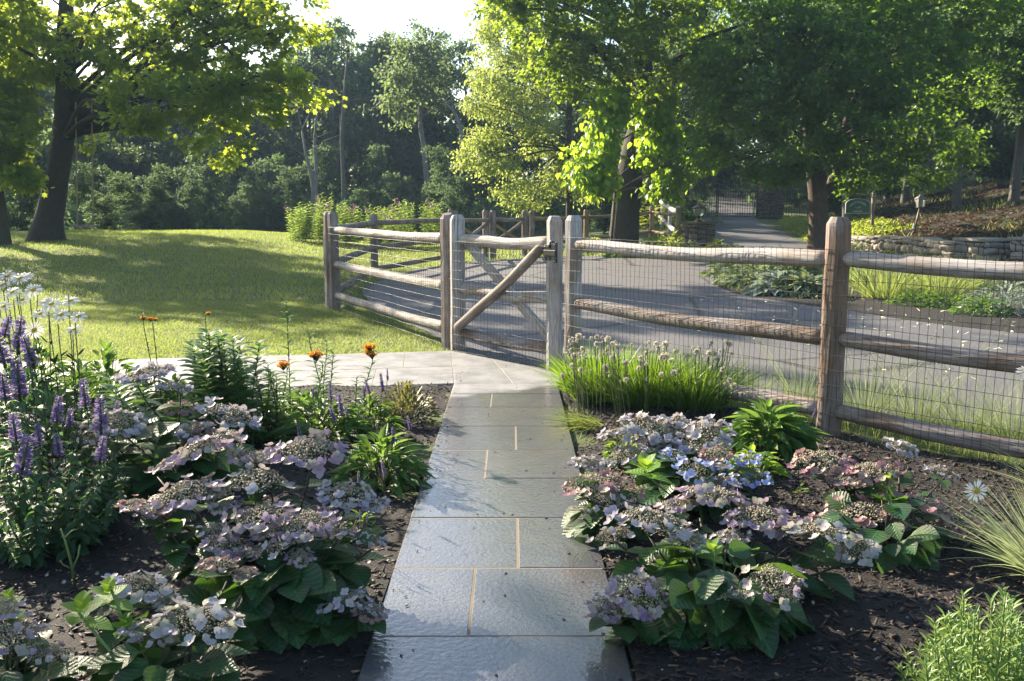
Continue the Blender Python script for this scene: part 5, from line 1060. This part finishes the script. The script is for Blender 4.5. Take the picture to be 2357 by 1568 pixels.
# --- grasses
def grass(name,label,c,n,L_,w,mat,rx=.08,spread=.7,bend=.35,group=None,cat='grass clump',seeds=0,parent=None):
    t_=thing(name,label,cat,c,group); mb=MB(); a=R.uniform(0,6.283,n); r_=np.sqrt(R.uniform(0,1,n)); p=np.column_stack([c[0]+np.cos(a)*r_*rx,c[1]+np.sin(a)*r_*rx,np.full(n,c[2])])
    d=unit(np.column_stack([np.cos(a)*r_*spread,np.sin(a)*r_*spread,np.ones(n)])+rnd(n)*.15); l=L_*R.uniform(.5,1.1,n); b=np.column_stack([np.cos(a)*r_*bend,np.sin(a)*r_*bend,-r_*bend*.6])*l[:,None]*R.uniform(.3,1.5,(n,1))
    blades(mb,p,d,l,w,b,6,0); mb.build('blades',mat,t_)
    if seeds:
        sm=MB(); k=seeds; a=R.uniform(0,6.28,k); dd=unit(np.column_stack([np.cos(a)*.45,np.sin(a)*.3,np.ones(k)])); l=R.uniform(.55,.98,k)*1.0; p0=np.column_stack([c[0]+np.cos(a)*rx*.5,c[1]+np.sin(a)*rx*.5,np.full(k,c[2])]); bd=np.column_stack([np.cos(a)*.18,np.sin(a)*.12,-.05+a*0])
        blades(sm,p0,dd,l,.0022,bd,6,0); tip=p0+dd*l[:,None]+bd; s=unit(rnd(k)*[1,1,.35]); blades(sm,tip,s,R.uniform(.028,.044,k),.0075,rnd(k)*.006-[0,0,.004],4,1); sm.build('seed_heads',[BLUEG,SEEDM],t_)
    return t_
SEEDM=plain('pale_seed_head',(.72,.70,.45),.6,var=.1)
WISP=leafmat('wispy_grass',(.10,.17,.06),(.20,.27,.10),.4,.5,(.4,.5,.15),c3=(.36,.34,.16))
grass('blue_oat_grass','spiky blue green grass clump at the right edge',G(2430,1345)*[1,1,0]+[0,0,.01],560,.47,.005,BLUEG,.10,.95,.45)
grass('blue_oat_grass','second spiky grass tuft cut off by the right edge',G(2520,1200)*[1,1,0],300,.5,.005,BLUEG,.10,.95,.45)
for i,((x,y),lb) in enumerate(zip([(1990,985),(2110,1000),(2230,1030),(2340,1050),(1840,945),(1720,925),(2480,1090)],['wispy grass just right of the tall fence post','wispy grass second right of the tall fence post','wispy grass behind the lowest rail near the rose hydrangea','wispy grass behind the fence at the right edge','thin wispy grass left of the tall fence post','sparse wispy grass behind the chives','wispy grass outside the right edge'])):
    c=T(x,y); c=c+np.array([.08,.18,0]); grass('seed_head_grass',lb+' with floating pale seed heads',c,230,(.55,.5,.45,.55,.4,.3,.5)[i],.0028,WISP,.12,.55,.35,'seed head grasses behind the fence',seeds=(60,70,60,60,44,24,30)[i])
# fine leaved shrub lower right
t_=thing('fine_leaved_shrub','bright green fine leaved shrub in the lower right corner','shrub',g0z(2300,1640)); st=MB(); fo=MB(); b=np.array(t_.location)
for _ in range(100):
    x=R.uniform(2110,2480); D=R.uniform(2.35,3.0); y=1400+(D-2.35)*-60+((x-2290)/190)**2*90+R.uniform(-10,190); c=P(x,y,D); c[2]=max(c[2],.10); stalk(st,fo,b+(c-b)*[.8,.8,0],c,38,.062,lt=leaf(3,5,.26,.1,.1,.5),up=.9,den=.15)
for x,y in((2090,1510),(2065,1530),(2100,1545),(2120,1500)): c=P(x,y,2.7); stalk(st,fo,b+(c-b)*[.8,.8,0],c,26,.045,lt=leaf(3,5,.22,.1,.1,.5),up=.9,den=.3)
st.build('stems',STEML,t_); fo.build('foliage',leafmat('fine_leaf',(.13,.24,.07),(.24,.38,.11),.35,.42,(.45,.6,.15)),t_)
# ---------------------------------------------------------------- plants beyond the fence
VAR=leafmat('variegated_leaf',(.05,.10,.04),(.20,.26,.14),.3,.4,(.4,.5,.2),c3=(.42,.46,.30)); SILV=leafmat('silver_leaf',(.22,.28,.24),(.42,.48,.42),.25,.5,(.4,.5,.3)); YG=leafmat('yellow_green_leaf',(.10,.17,.02),(.20,.26,.03),.45,.45,(.6,.7,.08)); MID=leafmat('mid_green_leaf',(.04,.10,.02),(.08,.15,.03),.4,.45,(.3,.5,.06))
BR=leaf(3,5,.55,.15,.35,.4)
def bush(name,label,px,py,r,h,n,ls,mat,cat='shrub',group=None,tmp=BR,D=None,up=.8):
    b=T(px,py) if D is None else gp_(px,D); return mound_plant(name,label,cat,b,r,r*.9,h,n,ls,mat,tmp=tmp,group=group,up=up,stem=False,core=.2)
for i,(x,y,r,h,m,lb) in enumerate([(1700,640,.8,.55,VAR,'variegated hosta furthest left in the bed beyond the driveway'),(1745,662,.8,.55,VAR,'variegated hosta mound second in the far bed'),(1800,645,.8,.6,VAR,'variegated hosta against the tree trunk'),(1790,682,.55,.45,SILV,'grey green hosta clump at the front edge of the far bed'),(1850,685,.55,.45,VAR,'hosta clump just left of the tall fence post beyond the driveway'),(1740,615,.7,.5,VAR,'pale hosta at the back near the driveway corner'),(1850,640,.7,.6,MID,'green hosta behind the tall fence post')]):
    bush('hosta',lb,x,y,r,h,260,.26,m,'hosta','hostas in the far bed')
for i,(x,y,lb) in enumerate([(1990,655,'feathery green grass clump right of the tall post'),(2040,690,'arching green grass clump at the front of the far bed'),(2110,660,'sunlit grass clump in the middle of the far bed'),(2160,690,'green grass clump behind the second rail'),(2240,670,'yellowish grass clump near the silver bush'),(1930,640,'grass clump hidden behind the tall post'),(2080,640,'back grass clump catching sun below the top rail'),(2200,645,'back grass clump near the pier')]):
    c=T(x,y); grass('ornamental_grass',lb,c,380,.75,.012,GRASS if i%2 else WISP,.35,.7,.5,'ornamental grasses in the far bed')
bush('silver_shrub','silvery blue leaved shrub behind the fence at the right edge',2310,722,.62,.55,700,.13,SILV,tmp=LNC); bush('silver_shrub','pale silvery plant outside the right edge',2480,735,.6,.5,300,.13,SILV,tmp=LNC)
bush('low_shrub','dark green low shrub below the silver shrub',2190,712,.5,.25,500,.07,MID); bush('low_shrub','fine mossy green shrub at the far bed front edge',2110,706,.5,.28,500,.07,MID); bush('low_shrub','green shrub left of the silver shrub',2260,728,.45,.3,400,.08,GREEN)
for x,y,r,h,m,lb in [(2010,580,1.0,.45,VAR,'pale flowering ground cover at the foot of the stone wall'),(1965,575,.7,.4,VAR,'pale ground cover left of the stone wall'),(2080,592,.7,.35,YG,'low green growth in front of the wall')]: bush('wall_plant',lb,x,y,r,h,500,.14,m,'plant','plants by the stone wall')
for x,D,r,h,m,lb in [(1370,31,.9,.55,YG,'leafy shrub left of the big dark trunk'),(1330,32,.7,.4,MID,'low shrub by the tan fence post'),(1475,28.6,.7,.45,MID,'dark hosta right at the foot of the big trunk'),(1510,29.5,.8,.65,YG,'sunlit yellow green shrub right of the trunk'),(1550,30,.8,.75,YG,'sunlit shrub below the tan fence'),(1590,29.5,.6,.45,VAR,'pale shrub in front of the stone pedestal'),(1655,30,.5,.5,YG,'yellow green tuft right of the stone pedestal'),(1690,29,.55,.4,VAR,'low flowering shrub beside the driveway edge'),(1440,28,.7,.3,MID,'low shrub hugging the big trunk'),(1530,27.5,.7,.35,MID,'low dark shrub behind the top rail'),(1600,34,.7,1.0,YG,'shrub behind the stone pedestal'),(1560,40,1.2,1.6,MID,'tall shrub behind the pale climbing fence'),(1510,43,1.3,1.9,YG,'tall sunlit shrub left of the climbing fence'),(1605,46,1.3,1.8,MID,'shrub at the left end of the iron gates')]:
    bush('shrub',lb,x,0,r,h,420,.15 if h<.8 else .2,m,D=D,group='shrubs by the driveway')
# ivy bank along the driveway
mb=MB(); n=26000; x=R.uniform(9.0,19,n); y=R.uniform(30,50,n); xe=np.interp(y,[29,33,38,43,50],[10.6,11.1,12.2,13.0,14.6]); xb2=np.interp(y,*XB); m=(x>xe)&(x<xb2+2.0); x=x[m];y=y[m]; k=len(x)
hh=.28*ss(0,.5,x-xe[m]); p=np.column_stack([x,y,H(x,y)+hh*R.uniform(.3,1,k)]); scatter(mb,BR,p,unit(rnd(k)),unit(rnd(k)*.7+[0,0,1]),R.uniform(.08,.16,k),0); mb.build('ground_ivy',YG,kind='stuff')
mb=MB(); n=24000; x=R.uniform(11,45,n); y=R.uniform(22,60,n); m=(x>np.interp(y,*XB)+.9); x=x[m];y=y[m]; m=(np.sin(x*.9+y*.5)+np.sin(y*.8-x*.4)+R.normal(0,.5,len(x)))>.3; x=x[m];y=y[m];k=len(x)
blades(mb,np.column_stack([x,y,H(x,y)+.0]),unit(rnd(k)*[.6,.6,0]+[0,0,1]),R.uniform(.12,.28,k),.03,rnd(k)*[.08,.08,0],2); mb.build('bank_grass',GRASS,kind='stuff')
mb=MB(); n=60000; x=R.uniform(11,34,n); y=R.uniform(22,50,n); m=(x>np.interp(y,*XB)+.7); x=x[m];y=y[m];k=len(x)
bz=np.where((x>np.interp(y,*XB)+1)&(y>23),.14*np.sin(x*1.3+y*.7)*np.sin(y*1.1),0)
scatter(mb,BR,np.column_stack([x,y,H(x,y)+bz+R.uniform(0,.07,k)]),unit(rnd(k)*[1,1,.3]),unit(rnd(k)*.8+[0,0,1]),R.uniform(.07,.16,k),0); mb.build('leaf_litter',leafmat('brown_litter_leaf',(.02,.014,.008),(.065,.038,.018),.15,.7,(.3,.15,.05),c3=(.16,.08,.03)),kind='stuff')
# phlox behind the lawn
PNK=plain('pink_phlox',(.62,.30,.42),.6); PHL=leafmat('phlox_leaf',(.11,.20,.03),(.20,.31,.05),.45,.45,(.55,.72,.12))
for i,(x,y,D,w,lb) in enumerate([(695,475,33,36,'leftmost phlox clump outside the fence'),(740,448,33.5,24,'tallest phlox clump with pink heads beside the corner post'),(800,470,34,36,'phlox clump just inside the corner post'),(870,472,34.5,34,'phlox clump behind the thin dark post'),(935,462,35,28,'phlox clump with pink tips in the middle of the row'),(900,478,33.5,30,'lower phlox clump in the row'),(995,464,35,25,'rightmost bright phlox clump')]):
    b=gp_(x,D); top=P(x,y,D)[2]; hh=top-b[2]; t_=thing('phlox_clump',lb,'phlox',b,'phlox clumps behind the lawn'); st=MB(); fo=MB(); fl=MB()
    for _ in range(26):
        rr=w*D/F; q=b+np.array([R.normal()*rr*.5,R.normal()*.4,hh*R.uniform(.72,1.05)]); stalk(st,fo,b+(q-b)*[.8,.8,0],q,34,.19,lt=BR,up=.6,den=.08,wid=.8)
        if R.uniform()<.16: m=14; scatter(fl,SEP,q+unit(rnd(m))*.07,unit(rnd(m)),unit(rnd(m)),.06,0); fl.build('flower_cluster',PNK,t_); fl=MB()
    st.build('stems',STEM,t_); fo.build('foliage',PHL,t_); 
# debris on the path and driveway
mb=MB(); n=260; x=R.uniform(XL+.02,XR-.02,n); y=R.uniform(1.6,8.8,n); ed=R.uniform(size=n)<.6; x=np.where(ed,np.where(R.uniform(size=n)<.5,XL+np.abs(R.normal(0,.06,n)),XR-np.abs(R.normal(0,.06,n))),x)
scatter(mb,(BOXT[0]*[.3,1,.2],BOXT[1],BOXT[2]),np.column_stack([x,y,np.full(n,.0335)]),unit(rnd(n)*[1,1,.02]),np.array([[0,0,1.]]*n),R.uniform(.004,.016,n),0); mb.build('path_debris',CHIP,kind='stuff')
mb=MB(); n=380; x=R.uniform(-3,14,n); y=R.uniform(7.5,44,n); m=inside(x,y,poly); x=x[m];y=y[m];k=len(x); scatter(mb,BR,np.column_stack([x,y,H(x,y)+.036]),unit(rnd(k)*[1,1,.1]),unit(rnd(k)*.25+[0,0,1]),R.uniform(.02,.07,k),0); mb.build('fallen_leaves',leafmat('fallen_leaf',(.16,.12,.05),(.30,.26,.10),.1,.7,c3=(.34,.24,.14)),kind='stuff')
mb=MB(); n=900; x=np.concatenate([R.uniform(-4,XL-.03,n//2),R.uniform(XR+.03,3.4,n//2)]); y=R.uniform(1.6,6,n); m=np.abs(x)<y*.62+.3; x=x[m];y=y[m];k=len(x); p=np.column_stack([x,y,.03+mound(x,y)]); scatter(mb,SEP,p,unit(rnd(k)*[1,1,.3]),unit(rnd(k)*.6+[0,0,1]),R.uniform(.006,.02,k),0); mb.build('fallen_petals',petal('faded_petal',[(.22,.16,.34),(.40,.34,.40),(.34,.26,.16),(.10,.07,.05)],.1,.8),kind='stuff')
# ---------------------------------------------------------------- morning haze
hz_=MB(); box(hz_,(0,40,13),(190,150,34)); 
t=NT('haze'); vol=t.n('VolumePrincipled',Density=HAZE); vol.inputs['Color'].default_value=(.50,.74,1,1); vol.inputs['Anisotropy'].default_value=.2; t.t.links.new(vol.outputs[0],t.out.inputs[1])
hz_.build('haze',t.m,kind='stuff')
